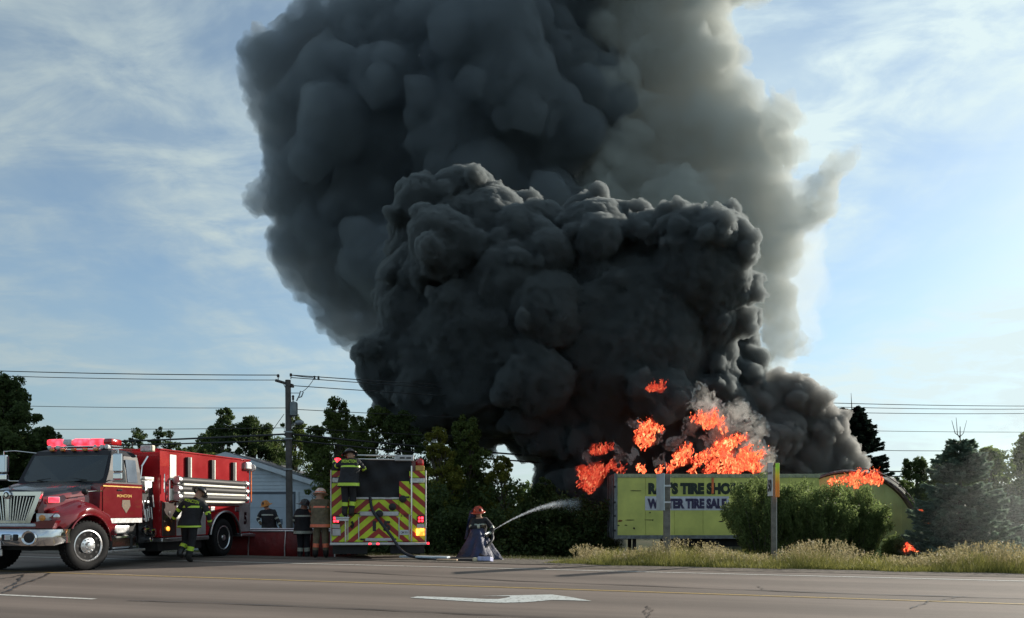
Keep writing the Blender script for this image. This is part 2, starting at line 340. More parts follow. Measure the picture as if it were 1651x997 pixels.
def puffs(p, r, voxel, disp):
    me = bpy.data.meshes.new('puffs'); me.vertices.add(len(p)); me.vertices.foreach_set('co', p.astype(np.float32).ravel())
    a = me.attributes.new('rad', 'FLOAT', 'POINT'); a.data.foreach_set('value', r.astype(np.float32))
    o = bpy.data.objects.new('puffs', me); COL.objects.link(o)
    g = bpy.data.node_groups.new('puffs', 'GeometryNodeTree')
    g.interface.new_socket('G', in_out='INPUT', socket_type='NodeSocketGeometry'); g.interface.new_socket('G', in_out='OUTPUT', socket_type='NodeSocketGeometry')
    N = g.nodes.new; L = g.links.new; gi = N('NodeGroupInput'); go = N('NodeGroupOutput')
    mp = N('GeometryNodeMeshToPoints'); L(gi.outputs[0], mp.inputs[0])
    na = N('GeometryNodeInputNamedAttribute'); na.inputs[0].default_value = 'rad'; na.data_type = 'FLOAT'; L(na.outputs[0], mp.inputs['Radius'])
    pv = N('GeometryNodePointsToVolume'); pv.resolution_mode = 'VOXEL_SIZE'; L(mp.outputs[0], pv.inputs[0]); pv.inputs['Voxel Size'].default_value = voxel; L(na.outputs[0], pv.inputs['Radius'])
    vm = N('GeometryNodeVolumeToMesh'); L(pv.outputs[0], vm.inputs[0]); vm.inputs['Threshold'].default_value = .2
    last = vm.outputs[0]; nrm = N('GeometryNodeInputNormal')
    for (s_, amp, kind) in disp:
        sp = N('GeometryNodeSetPosition'); L(last, sp.inputs[0])
        if kind == 'warp':
            t = N('ShaderNodeTexNoise'); t.inputs['Scale'].default_value = s_; t.inputs['Detail'].default_value = 2
            m = N('ShaderNodeVectorMath'); m.operation = 'SUBTRACT'; L(t.outputs['Color'], m.inputs[0]); m.inputs[1].default_value = (.5, .5, .5)
            m2 = N('ShaderNodeVectorMath'); m2.operation = 'SCALE'; L(m.outputs[0], m2.inputs[0]); m2.inputs['Scale'].default_value = amp; L(m2.outputs[0], sp.inputs['Offset'])
        else:
            t = N('ShaderNodeTexVoronoi'); t.feature = 'F1'; t.inputs['Scale'].default_value = s_; t.inputs['Detail'].default_value = 1.5
            mm = N('ShaderNodeMath'); mm.operation = 'MULTIPLY_ADD'; L(t.outputs['Distance'], mm.inputs[0]); mm.inputs[1].default_value = -amp*1.6; mm.inputs[2].default_value = amp*.8
            m2 = N('ShaderNodeVectorMath'); m2.operation = 'SCALE'; L(nrm.outputs[0], m2.inputs[0]); L(mm.outputs[0], m2.inputs['Scale']); L(m2.outputs[0], sp.inputs['Offset'])
        last = sp.outputs[0]
    L(last, go.inputs[0]); md = o.modifiers.new('g', 'NODES'); md.node_group = g
    dg = bpy.context.evaluated_depsgraph_get(); me2 = bpy.data.meshes.new_from_object(o.evaluated_get(dg)); COL.objects.unlink(o); bpy.data.objects.remove(o)
    n = len(me2.vertices); v = np.empty(n*3, np.float32); me2.vertices.foreach_get('co', v); v = v.reshape(-1, 3)
    nf = len(me2.polygons); li = np.empty(len(me2.loops), np.int32); me2.loops.foreach_get('vertex_index', li)
    ls = np.empty(nf, np.int32); me2.polygons.foreach_get('loop_start', ls); lt = np.empty(nf, np.int32); me2.polygons.foreach_get('loop_total', lt)
    bpy.data.meshes.remove(me2); return v, li, ls, lt
def raw_mesh(name, parts, mats):
    """parts: list of (v, li, ls, lt, material index)"""
    me = bpy.data.meshes.new(name); vo = lo = 0; V, LI, LS, LT, MI = [], [], [], [], []
    for (v, li, ls, lt, mi) in parts:
        V.append(v); LI.append(li+vo); LS.append(ls+lo); LT.append(lt); MI.append(np.full(len(ls), mi, np.int32)); vo += len(v); lo += len(li)
    V, LI, LS, LT, MI = map(np.concatenate, (V, LI, LS, LT, MI))
    me.vertices.add(len(V)); me.vertices.foreach_set('co', V.astype(np.float32).ravel()); me.loops.add(len(LI)); me.loops.foreach_set('vertex_index', LI.astype(np.int32))
    me.polygons.add(len(LS)); me.polygons.foreach_set('loop_start', LS.astype(np.int32)); me.polygons.foreach_set('material_index', MI)
    for m in mats: me.materials.append(m)
    me.update(calc_edges=True); me.validate(); me.polygons.foreach_set('use_smooth', [True]*len(me.polygons))
    o = bpy.data.objects.new(name, me); COL.objects.link(o); return o
def volmat(name, dens, alb, g):
    m = bpy.data.materials.new(name); m.use_nodes = True; nt = m.node_tree; nt.nodes.remove(nt.nodes['Principled BSDF'])
    v = nt.nodes.new('ShaderNodeVolumePrincipled'); v.inputs['Color'].default_value = (*alb, 1); v.inputs['Density'].default_value = dens
    v.inputs['Anisotropy'].default_value = g; v.inputs['Absorption Color'].default_value = (0, 0, 0, 1)
    nt.links.new(v.outputs[0], nt.nodes['Material Output'].inputs['Volume']); return m
M_CORE = mat('opaque_core', (.03, .03, .032), .95, 0, .2, .5, spec=0)  # unseen opaque shell added inside the volumes to give them a surface
def smoke(name, circ, d0, voxel, disp, dens, alb, g, label, inset=1.2, seed=3, core=True, n=(22, 14)):
    p, r = fractal(circ, d0, n, (.38, .40, .42), seed); shell = puffs(p, r, voxel, disp)
    parts = [(*shell, 0)]; mats = [volmat(name+'_smoke', dens, alb, g)]
    if core:
        bp = np.array([P(c[0], c[1], d0+(c[3] if len(c) > 3 else 0))[:] for c in circ]); br = np.array([c[2]/F*(d0+(c[3] if len(c) > 3 else 0)) for c in circ])-inset
        ok = br > (.4 if name != 'wisp' else .1)
        if ok.any(): parts.append((*puffs(bp[ok], br[ok], .45 if name != 'wisp' else .06, disp[:1]), 1)); mats.append(M_CORE)
    o = raw_mesh('smoke', parts, mats); return tag(o, label, None, None, 'stuff')
FRONT = [(770,430,120),(690,400,55),(885,500,132),(1050,470,108),(1120,450,92,-3),(1000,560,165),(800,570,150),(700,515,92),(638,592,70),(690,612,72),(785,610,88),(880,640,105),(905,705,62),(940,760,45),(1000,690,95),(1090,640,100),(1125,570,78),(1195,520,28,-3),(1185,460,35,-3),(1165,400,50,-4),
(690,345,50),(755,330,44),(770,316,28),(838,345,26),(860,324,16),(900,392,28),(925,372,16),(970,402,40,-1.5),(1040,378,38,-3.5),(1100,372,40,-4),(1150,385,36,-4),(1150,600,55),(1070,720,70),(1140,700,60,-2),(930,800,48,-2),(895,770,38),(955,850,42,-1),(1000,770,60,-.5),(1120,760,55,-.5),(1160,790,40,-.5)]
LOW = [(1225,645,38),(1260,628,30),(1285,650,42),(1325,690,42),(1345,735,36),(1240,700,58),(1185,700,42),(1300,740,50),(1350,765,34),(1200,750,40),(1250,760,42),(1443,788,11,-1),(1455,795,9,-1),(1432,783,9,-1),(1385,752,18)]
BACK = [(470,125,70),(430,150,36),(520,95,72),(430,75,30),(520,220,92),(450,310,40),(425,325,26),(530,330,92),(500,420,50),(575,420,86),(600,500,50),(640,510,66),(560,520,34),(610,60,70),(655,110,118),(650,260,150),(760,160,160),(860,150,125),(790,320,140),(870,0,130),(720,-20,120),(940,-60,80),(880,-180,150),(750,-160,150),(670,400,130),(545,25,40)]
RIGHT = [(1010,290,62,-2),(965,335,45,-3),(915,345,36,-4),(950,260,50,0),(985,170,70,1),(1000,70,80,3),(1060,70,95,1),(1110,110,85,-1),(1000,210,90,3),(1090,230,95,0),(1150,230,80,-2),(1190,310,72,-3),(1245,230,46,-4),(1262,185,30,-4),(1150,370,95,-2),(1235,400,50,-4),(1240,480,44,-4),(1255,545,34,-4),(1040,340,90,2),(1140,500,80,-2),(1200,600,40,-3),(1215,350,60,-3),(1330,325,30,-4),(1352,268,22,-4),(1340,295,26,-4),(1300,300,24,-4),(1375,250,10,-4),(1318,350,22,-4),(1050,-100,130,1),(1150,-60,70,-2)]
WISP = [(1128,650,13),(1143,660,14),(1160,676,12),(1178,688,13),(1198,700,15),(1214,718,14),(1185,664,13),(1152,706,10),(1236,736,11),(1134,636,10),(1205,680,15),(1170,738,9),(1246,748,9),(1120,690,8),(1222,700,12),(1100,712,7),(1185,728,8),(1228,756,7),(1140,724,9),(1158,700,9),(1090,722,8),(1110,735,6),(1072,742,7),(1175,752,6),(1020,738,9),(985,728,8),(1000,742,7),(950,745,6),(1060,706,6),(1030,690,6)]
smoke('front', FRONT, 44, .13, [(.3, 1.5, 'warp'), (1.3, .4, 'warp'), (3.2, .15, 'warp'), (4, .08, 'v')], 5.0, (.32, .35, .36), .35, 'nearest black smoke billows rising from the burning shed, dense and sharply curled', 1.1, n=(17, 10, 5))
smoke('low', LOW, 43, .11, [(.3, 1.2, 'warp'), (1.2, .35, 'warp'), (3.5, .15, 'warp'), (5, .06, 'v')], 4.0, (.46, .46, .45), .3, 'low dark grey smoke rolling over the green arched shed', 1.2, 5, n=(22, 14, 6))
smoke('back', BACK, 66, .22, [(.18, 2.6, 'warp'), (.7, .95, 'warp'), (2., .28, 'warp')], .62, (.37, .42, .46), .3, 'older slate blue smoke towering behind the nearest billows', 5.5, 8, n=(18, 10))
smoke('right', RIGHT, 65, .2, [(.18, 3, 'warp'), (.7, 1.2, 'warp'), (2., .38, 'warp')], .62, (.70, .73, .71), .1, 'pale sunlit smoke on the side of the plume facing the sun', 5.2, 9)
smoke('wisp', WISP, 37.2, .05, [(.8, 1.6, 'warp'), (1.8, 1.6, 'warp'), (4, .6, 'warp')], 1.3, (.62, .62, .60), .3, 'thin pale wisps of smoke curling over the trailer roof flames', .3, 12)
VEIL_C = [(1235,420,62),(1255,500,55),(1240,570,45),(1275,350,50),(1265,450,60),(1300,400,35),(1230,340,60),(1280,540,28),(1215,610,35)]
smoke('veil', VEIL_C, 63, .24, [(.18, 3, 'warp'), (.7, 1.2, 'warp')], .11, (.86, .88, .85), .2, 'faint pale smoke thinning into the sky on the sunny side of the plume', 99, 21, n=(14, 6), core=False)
def drift():
    circ = [(1510, 820, 50), (1560, 840, 70), (1620, 800, 80), (1680, 850, 90), (1740, 780, 90), (1500, 870, 60), (1600, 870, 70), (1650, 740, 60)]
    p, r = fractal(circ, 23.6, (8,), (.5,), 4)
    o = raw_mesh('smoke', [(*puffs(p, r, .15, [(.3, 1.0, 'warp')]), 0)], [volmat('drift_smoke', .018, (.85, .88, .88), .4)]); tag(o, 'thin veil of smoke drifting before the young spruce and the shrubs', None, None, 'stuff')
drift()
# ------------------------------------------------------------------ shared metals, paints
RED = mat('red_paint', (.30, .012, .016), .22, 0, .15, 1.2, coat=.6)
DRED = mat('dark_red_paint', (.16, .010, .016), .2, 0, .15, 1.2, coat=.7)
BLK = mat('black_paint', (.012, .012, .016), .25, 0, .15, 3, coat=.4)
RUB = mat('tyre_rubber', (.013, .013, .014), .8, 0, .3, 8, .003, spec=.2)
MATTE = mat('matte_black', (.012, .012, .012), .9, 0, .2, 6, spec=.1)
BLKP = mat('black_roof_paint', (.014, .014, .02), .5, 0, .15, 3, spec=.3)
CHR = mat('chrome', (.72, .73, .75), .12, 1, .08, 4)
ALU = mat('brushed_aluminium', (.55, .56, .58), .38, 1, .1, 12)
DIA = mat('silver_panel', (.5, .5, .51), .45, .6, .12, 5, .002, 60)
WHT = mat('white_reflective_strip', (.78, .76, .68), .4, 0, .08, 5)
BLKM = mat('black_metal', (.02, .02, .022), .5, .3, .2, 6)
GLS = glass('window_glass'); GOLD = mat('gold_stripe', (.55, .36, .10), .4, .4, .1, 8)
RGL = glow('red_lens_lit', (1, .03, .05), 5.0); RLN = mat('red_lens', (.35, .01, .012), .15, 0, .2, 9, coat=.6)
AMB = glow('amber_lens_lit', (1, .32, .04), 4.5); CLR = mat('clear_lens', (.6, .62, .62), .12, 0, .2, 12, coat=.6)
AMBD = mat('amber_lens', (.55, .22, .04), .15, 0, .2, 9, coat=.6)
CANV = mat('black_cover', (.013, .014, .018), .8, 0, .3, 2.5, .02, 5)
def wheel(parent, x, y, r, w, side, steer=0, dual=False, name='wheel'):
    """wheel with its outer face towards +side*X; centre at x,y,r"""
    h = bpy.data.objects.new(name, None)
    M = T((x, y, r)) @ RZ(steer) @ (RZ(180) if side < 0 else Matrix())
    m = MB(); p = [(r*.62, -w), (r*.88, -w), (r*.97, -w*.9), (r, -w*.72), (r, -w*.28), (r*.97, -w*.1), (r*.88, 0), (r*.7, -.005), (r*.63, -.03)]
    m.lathe(p, 36, M, 'X')
    for k in range(40):
        a = 2*math.pi*k/40; c, d = math.cos(a)*r*.985, math.sin(a)*r*.985
        m.box(-w*.82, -w*.54, -.022, .022, -.02, .016, M @ T((0, c, d)) @ RX(math.degrees(a)-90)); m.box(-w*.46, -w*.18, -.022, .022, -.02, .016, M @ T((0, c, d)) @ RX(math.degrees(a)-90+4))
    t = m.build(name, RUB, parent, smooth=True)
    m = MB(); m.lathe([(r*.63, -.06), (r*.64, -.015), (r*.60, -.01), (r*.57, -.035), (r*.34, -.045 if not dual else -.16), (r*.31, -.02 if not dual else -.12), (r*.18, .0 if not dual else -.06), (r*.14, .05 if not dual else 0), (r*.03, .06 if not dual else .01)], 32, M, 'X')
    rim = m.build('rim', mat('polished_rim', (.75, .76, .78), .28, .9, .1, 6), t, smooth=True)
    m = MB(); z = -.042 if not dual else -.12
    for k in range(10):
        a = 2*math.pi*k/10; m.lathe([(r*.055, z-.02), (r*.055, z+.012), (r*.02, z+.013)], 10, M @ T((0, math.cos(a)*r*.47, math.sin(a)*r*.47)), 'X')
    h2 = m.build('hand_hole', BLKM, t, smooth=True); h2['kind'] = 'stuff'
    m = MB()
    for k in range(10):
        a = 2*math.pi*(k+.5)/10; m.lathe([(r*.03, -.06 if not dual else -.14), (r*.03, .0 if not dual else -.1), (r*.015, .01 if not dual else -.09)], 6, M @ T((0, math.cos(a)*r*.26, math.sin(a)*r*.26)), 'X')
    o = m.build('wheel_nut', CHR, t, smooth=True); o['kind'] = 'stuff'
    return t
# ------------------------------------------------------------------ the engine at the left: local X = its left side (towards the camera's right), Y = backwards, Z up
def left_engine():
    R = empty('fire_engine', (-10.06, 17.18, 0), -math.radians(10), 'long nosed red and black fire engine with lit roof bar, seen from its front corner', 'fire engine', 'fire engines at the scene')
    # chassis rails
    m = MB(); m.box(-.5, -.4, -.9, 6.7, .55, .8); m.box(.4, .5, -.9, 6.7, .55, .8); m.box(-.9, .9, -.1, .1, .42, .58); m.box(-.9, .9, 5.3, 5.56, .4, .62); m.box(-.35, .35, .3, 1.5, .45, .9)
    m.build('chassis', BLKM, R)
    # hood: lofted sections
    rows = []
    for (y, zt, hw, zl, ext) in [(-.80, 1.60, .62, 1.0, .0), (-.76, 1.66, .72, 1.0, .02), (-.6, 1.70, .78, 1.02, .02), (-.2, 1.76, .84, 1.1, .02), (.2, 1.83, .92, 1.2, .02), (.62, 1.88, 1.0, 1.25, .02)]:
        sec = [(hw+ext, zl), (hw+.02, zt-.30), (hw-.01, zt-.13), (hw-.09, zt-.04), (hw*.55, zt+.01), (0, zt+.03)]
        row = [(x, y, z) for x, z in sec]+[(-x, y, z) for x, z in sec[-2::-1]]; rows.append(row)
    m = MB(); m.grid(rows); n = 11
    for i in range(len(m.f)):
        c = i % 10; m.mi[i] = 1 if 2 <= c <= 7 else 0
    m.build('hood', [DRED, BLK], R, smooth=True)
    # fenders with wheel arches
    for s in (1, -1):
        rows = []
        for y in np.linspace(-.78, 1.0, 19):
            yy = y; d = abs(yy); zl = .52+math.sqrt(max(0, .66**2-d*d)) if d < .66 else .52+(.0 if y > 0 else .38)
            if y < -.60: zl = .94
            if y > .64: zl = .72
            ztop = 1.20+.22*math.exp(-((y-.05)/.45)**2)-(.10 if y < -.7 else 0)
            ox = 1.20-(.20*((-.35-y)/.43)**1.5 if y < -.35 else 0)-(.10*((y-.6)/.4) if y > .6 else 0)
            rows.append([(s*(ox-.25), y, zl-.02), (s*(ox-.01), y, zl), (s*ox, y, (zl+ztop)/2), (s*(ox-.02), y, ztop-.08), (s*(ox-.09), y, ztop), (s*(ox-.26), y, ztop+.05), (s*.84, y, max(ztop+.05, 1.2)+.04)])
        m = MB(); m.grid(rows); m.build('fender', DRED, R, smooth=True)
        m = MB(); pts = [(s*1.205, .66*math.cos(a), .52+.66*math.sin(a)) for a in np.linspace(.12, math.pi-.6, 16)]; m.tube(pts, .018, 6); m.build('fender_lip', DRED, R, smooth=True)
        m = MB(); m.grid([[(x, .66*math.cos(a), .54+.66*math.sin(a)) for a in np.linspace(-.1, math.pi-.55, 18)] for x in (s*.70, s*1.17)]); m.build('wheel_well', MATTE, R)
        # headlamp
        rows = []
        for (t_, y, x) in [(0, -.80, .60), (.3, -.78, .78), (.6, -.68, .95), (.85, -.5, 1.08), (1, -.33, 1.15)]:
            zc = 1.10+.07*t_; h = .10*(1-t_*.75)
            rows.append([(s*(x+.015), y-.02, zc-h), (s*(x+.03), y-.035, zc), (s*(x+.01), y-.01, zc+h)])
        m = MB(); m.grid(rows); hl = m.build('headlight', CLR, R, smooth=True)
        m = MB(); m.lathe([(.055, 0), (.06, -.03), (.02, -.05)], 14, T((s*.98, -.70, 1.135)) @ RZ(s*38), 'Y'); m.build('headlight_lamp', CHR, hl, smooth=True)
        m = MB(); m.lathe([(.06, 0), (.062, -.03), (.02, -.05)], 14, T((s*.76, -.82, 1.11)) @ RZ(s*20), 'Y'); m.build('turn_lamp', AMBD, hl, smooth=True)
        # red warning light on fender
        m = MB(); m.box(-.10, .10, -.03, .03, -.055, .055, T((s*.88, -.66, 1.475)) @ RZ(s*55), .02); m.build('warning_light', RGL, R)
        m = MB(); m.box(-.115, .115, -.015, .03, -.07, .07, T((s*.875, -.65, 1.475)) @ RZ(s*55), .02); m.build('warning_light_bezel', CHR, R)
    # grille
    m = MB(); po = [(-.76, 1.64), (.76, 1.64), (.72, 1.5), (.50, 1.0), (-.50, 1.0), (-.72, 1.5)]; pi = [(-.63, 1.56), (.63, 1.56), (.60, 1.48), (.41, 1.06), (-.41, 1.06), (-.60, 1.48)]
    vs = []; fs = []
    for y, sc_ in ((-.86, 1), (-.80, 1.01)):
        vs += [(x*sc_, y, z) for x, z in po]+[(x, y, z) for x, z in pi]
    for b in (0,):
        for i in range(6):
            j = (i+1) % 6; fs += [(i, j, 6+j, 6+i), (12+i, 12+j, j, i), (6+i, 6+j, 18+j, 18+i)]
    m.add(vs, fs); g = m.build('grille_surround', CHR, R)
    m = MB(); m.prism([(x*1.02, z) for x, z in pi], 'Y', -.80, -.78); m.build('grille_backing', BLKM, g)
    bar = None
    for k in range(17):
        u = (k-8)/8.0
        if k == 8: continue
        if bar is None:
            m = MB(); m.box(-.013, .013, -.03, .02, 0, .5, None, .006); bar = m.build('grille_bar', CHR, g)
            b_ = bar
        else: b_ = bar.copy(); COL.objects.link(b_); b_.parent = g
        b_.location = (u*.40, -.83, 1.06); tilt = math.atan2(u*.19, .5); b_.rotation_euler = (0, tilt, 0)
    m = MB(); m.box(-.035, .035, -.035, .02, 1.05, 1.56, T((0, -.84, 0)), .01); m.build('grille_centre', CHR, g)
    m = MB(); m.lathe([(.085, 0), (.085, -.03), (.07, -.035)], 20, T((0, -.87, 1.575)), 'Y'); em = m.build('emblem', CHR, g, smooth=True)
    m = MB(); m.lathe([(.062, -.036), (.060, -.04), (.02, -.041)], 20, T((0, -.87, 1.575)), 'Y'); m.m(0); m.build('emblem_disc', BLK, em, smooth=True)
    m = MB(); m.prism([(-.04, 0), (0, .045), (.04, 0), (0, -.045)], 'Y', -.045, -.042, T((0, -.87, 1.575))); m.build('emblem_mark', CHR, em)
    m = MB(); m.box(-.62, .62, -.86, -.74, .93, 1.0, None, .02); m.build('grille_lower_bar', ALU, g)
    # painted lower front
    m = MB(); m.prism([(-1.0, .90), (1.0, .90), (1.08, 1.06), (.74, 1.06), (.5, 1.0), (-.5, 1.0), (-.74, 1.06), (-1.08, 1.06)], 'Y', -.84, -.70); m.build('front_apron', DRED, R)
    # bumper: curved chrome channel
    def section(y, x, zlo, zhi): return [(x, y+.03, zlo), (x, y, zlo+.04), (x, y-.015, (zlo+zhi)/2), (x, y, zhi-.04), (x, y+.03, zhi)]
    path = [(-1.14, -.52), (-1.15, -.72), (-1.10, -.95), (-.92, -1.12), (-.5, -1.18), (0, -1.19), (.5, -1.18), (.92, -1.12), (1.10, -.95), (1.15, -.72), (1.14, -.52)]
    rows = [section(y, x, .56+(.05 if abs(x) > 1.1 else 0), .88) for x, y in path]
    m = MB(); m.grid(rows); b = m.build('bumper', CHR, R, smooth=True)
    m = MB(); m.grid([[(x, y+.03, .885), (x*.72, -.6, .885)] for x, y in path]); m.build('bumper_tread_plate', ALU, b)
    for x0, x1 in ((-.62, -.42), (-.38, -.18), (-.12, .12), (.16, .36), (.42, .52)):
        m = MB(); m.box(x0, x1, -1.215, -1.18, .66, .79, None, .02); m.build('bumper_slot', BLKM, b)
    m = MB(); m.box(.38-.13, .38-.0, -1.235, -1.19, .67, .78, None, .01); m.build('bumper_vent', ALU, b)
    for s in (-1, 1):
        m = MB(); m.lathe([(.13, .04), (.15, -.04), (.135, -.07), (.11, -.05), (.02, -.045)], 20, T((s*.78, -1.17, .72)) @ RZ(s*12), 'Y'); m.build('fog_light_ring', CHR, b, smooth=True)
        m = MB(); m.lathe([(.105, -.03), (.10, -.052), (.02, -.06)], 20, T((s*.78, -1.17, .72)) @ RZ(s*12), 'Y'); m.build('fog_light', BLKM, b, smooth=True)
    m = MB(); m.box(-.31, -.13, -1.25, -1.2, .68, .80, None, .025); m.build('warning_light', RGL, b)
    m = MB(); m.box(-.16, .16, -1.225, -1.21, .50, .655, None, .005); pl = m.build('licence_plate', mat('plate_white', (.62, .63, .66), .5, 0, .1, 30), b)
    text_mesh('plate_lettering', 'BRX 204', .07, .24, BLKM, pl, T((-.12, -1.229, .53)), .01)
    m = MB(); m.box(-.13, .13, -1.18, -1.12, .35, .5, None, .02); m.build('tow_bracket', ALU, b)
    # cab
    m = MB()
    m.prism([(.35, .98), (1.84, .98), (1.84, 1.86), (.60, 1.86), (.40, 1.78)], 'X', -1.14, 1.14); m.m(1)
    m.box(-1.0, 1.0, .55, 1.8, .7, .98); m.m(2)
    zs = [(1.86, 1.10, .62, 1.86), (2.15, 1.07, .78, 1.86), (2.50, 1.0, .95, 1.85), (2.60, .93, 1.03, 1.80), (2.65, .78, 1.15, 1.68)]
    vs = []; 
    for (z, hx, y0, y1) in zs: vs += [(-hx, y0, z), (hx, y0, z), (hx, y1, z), (-hx, y1, z)]
    fs = [(4*i+j, 4*i+(j+1) % 4, 4*i+4+(j+1) % 4, 4*i+4+j) for i in range(len(zs)-1) for j in range(4)]+[(16, 17, 18, 19)]
    m.add(vs, fs); c = m.build('cab', [DRED, BLKM, BLKP], R)
    def pane(name, pts, mt, par, off, th=.012):
        pts = [Vector(p) for p in pts]; nrm = (pts[1]-pts[0]).cross(pts[2]-pts[0]).normalized()
        if nrm.dot(Vector(off)) < 0: nrm = -nrm
        m = MB(); k = len(pts); vs = [p+nrm*.004 for p in pts]+[p+nrm*(.004+th) for p in pts]
        m.add(vs, [tuple(range(k)), tuple(range(k, 2*k))]+[(i, (i+1) % k, k+(i+1) % k, k+i) for i in range(k)]); return m.build(name, mt, par)
    pane('windshield', [(-1.0, .655, 1.90), (0, .60, 1.90), (1.0, .655, 1.90), (.93, .945, 2.48), (0, .93, 2.49), (-.93, .945, 2.48)], GLS, R, (0, -1, .3))
    for s in (-1, 1):
        w = MB(); w.tube([(s*.35, .60, 1.90), (s*.62, .64, 1.93), (s*.12, .66, 1.99)], .012, 5); w.build('wiper', BLKM, R)
        pane('side_window', [(s*1.092, .86, 1.90), (s*1.092, 1.30, 1.90), (s*1.03, 1.30, 2.42), (s*1.03, 1.08, 2.42)], GLS, R, (s, 0, .2))
        pane('side_window', [(s*1.092, 1.36, 1.90), (s*1.092, 1.72, 1.90), (s*1.03, 1.72, 2.42), (s*1.03, 1.36, 2.42)], glass('bright_glass', (.10, .13, .17)), R, (s, 0, .2))
        # door
        m = MB(); m.prism([(.46, 1.10), (1.78, 1.10), (1.78, 1.84), (.62, 1.84), (.46, 1.70)], 'X', s*1.138, s*1.156); d = m.build('door', DRED, R)
        m = MB(); m.box(min(s*1.157, s*1.175), max(s*1.157, s*1.175), .92, 1.08, 1.70, 1.735, None, .005); m.build('door_handle', BLK, d)
        m = MB(); m.box(min(s*1.157, s*1.16), max(s*1.157, s*1.16), .46, 1.78, 1.785, 1.81); m.build('gold_stripe', GOLD, d)
        m = MB(); m.box(min(s*1.15, s*1.162), max(s*1.15, s*1.162), .46, 1.8, .985, 1.09); m.build('kick_panel', ALU, d)
        Mt = (T((1.1605, .92, 1.56)) @ RZ(90)) if s > 0 else (T((-1.1605, 1.55, 1.56)) @ RZ(-90))
        text_mesh('door_lettering', 'MONCTON', .06, .5, GOLD, d, Mt, .015)
        m = MB(); m.prism([(1.1, 1.50), (1.36, 1.50), (1.38, 1.36), (1.23, 1.20), (1.08, 1.36)], 'X', s*1.157, s*1.1615); m.build('crest', mat('crest_brown', (.13, .08, .035), .5, 0, .4, 25, col2=(.03, .03, .03)), d)
        # mirrors
        m = MB(); m.tube([(s*.92, .98, 2.56), (s*1.25, .72, 2.60), (s*1.42, .60, 2.58), (s*1.42, .60, 2.42)], .014, 6); m.build('mirror_arm', CHR, R); m = MB(); m.tube([(s*1.42, .60, 2.0), (s*1.3, .63, 1.92), (s*1.1, .72, 1.92)], .014, 6); mi = m.build('mirror_arm', CHR, R)
        m = MB(); m.box(-.10, .10, -.05, .05, 2.10, 2.50, T((s*1.42, .60, 0)) @ RZ(s*8), .03); m.m(0); m.build('mirror_head', CHR, mi)
        m = MB(); m.box(-.085, .085, .046, .056, 2.13, 2.47, T((s*1.42, .60, 0)) @ RZ(s*8)); m.box(-.09, .09, -.058, -.049, 2.12, 2.48, T((s*1.42, .60, 0)) @ RZ(s*8), .004); m.build('mirror_glass', mat('mirror_face', (.55, .62, .72), .05, 1, .05, 3), mi)
        m = MB(); m.box(-.10, .10, -.05, .05, 1.93, 2.08, T((s*1.42, .60, 0)) @ RZ(s*8), .03); m.build('mirror_head', CHR, mi)
        # hood mirror/handle
        m = MB(); m.tube([(s*.98, .1, 1.58), (s*1.12, -.05, 1.66), (s*1.14, .3, 1.68), (s*1.14, .45, 1.68)], .012, 6); m.build('grab_rail', CHR, R)
        m = MB(); m.lathe([(.01, -.07), (.06, -.04), (.075, 0), (.06, .02)], 12, T((s*1.12, -.05, 1.66)), 'Y'); m.build('fender_mirror', BLKM, R, smooth=True)
    # roof markers and light bar
    for k, x in enumerate((-.55, -.28, 0, .28, .55)):
        m = MB(); m.box(x-.05, x+.05, .98, 1.06, 2.60, 2.665, None, .02); m.build('roof_marker', AMBD, R)
    m = MB(); m.box(-.86, .82, 1.22, 1.56, 2.70, 2.745, None, .02)
    for x in (-.6, .55): m.box(x-.06, x+.06, 1.3, 1.48, 2.64, 2.71)
    lb = m.build('light_bar', CHR, R)
    for x0, x1, mt in ((-.86, -.46, RGL), (-.455, -.20, CLR), (-.195, .22, RGL), (.225, .58, RGL), (.585, .82, RLN)):
        m = MB(); m.box(x0, x1, 1.20, 1.58, 2.748, 2.90, None, .05); m.build('beacon_lens', mt, lb, smooth=True)
    m = MB()
    for x in (-.7, -.5, .45, .62, .74): m.lathe([(.05, .1), (.055, 0), (.03, -.02)], 10, T((x, 1.12, 2.70)), 'Y')
    o = m.build('work_light', CLR, R, smooth=True); o['kind'] = 'stuff'
    m = MB(); m.box(1.0, 1.32, 1.95, 2.08, 2.64, 2.80, RZ(0), .03); sp = m.build('flood_light', mat('lamp_housing', (.5, .45, .36), .4, .3, .2, 10), R)
    m = MB(); m.box(1.03, 1.29, 1.93, 1.952, 2.66, 2.785, None, .01); m.build('flood_lens', CLR, sp)
    # steps and tank under the cab
    m = MB(); m.box(.75, 1.12, .72, 1.42, .74, .93, None, .03); m.build('step_box', ALU, R)
    m = MB(); m.box(.72, 1.10, .62, 1.72, .40, .70, None, .05); ft = m.build('fuel_tank', CHR, R)
    for y in (.8, 1.5):
        m = MB(); m.box(.70, 1.115, y-.03, y+.03, .385, .715, None, .01); m.build('tank_strap', BLKM, ft)
    m = MB(); m.box(.8, 1.18, .6, 1.9, .33, .385, None, .01); m.build('step', ALU, R)
    m = MB(); m.box(-1.15, -.75, .62, 1.8, .36, .9, None, .03); m.build('step_box', ALU, R)
    # pump panel between cab and body
    m = MB(); m.box(-1.0, 1.0, 1.9, 2.45, .5, 1.95); p = m.build('pump_house', mat('pump_panel_black', (.03, .03, .034), .45, .4, .35, 14), R)
    rr = random.Random(4)
    for i in range(9):
        m = MB(); y = 1.98+.13*(i % 3); z = 1.05+.2*(i//3); m.lathe([(.05, 1.0), (.052, 1.03), (.042, 1.035)], 14, T((0, y, z)), 'X'); m.build('gauge', CHR if i % 2 else ALU, p, smooth=True)
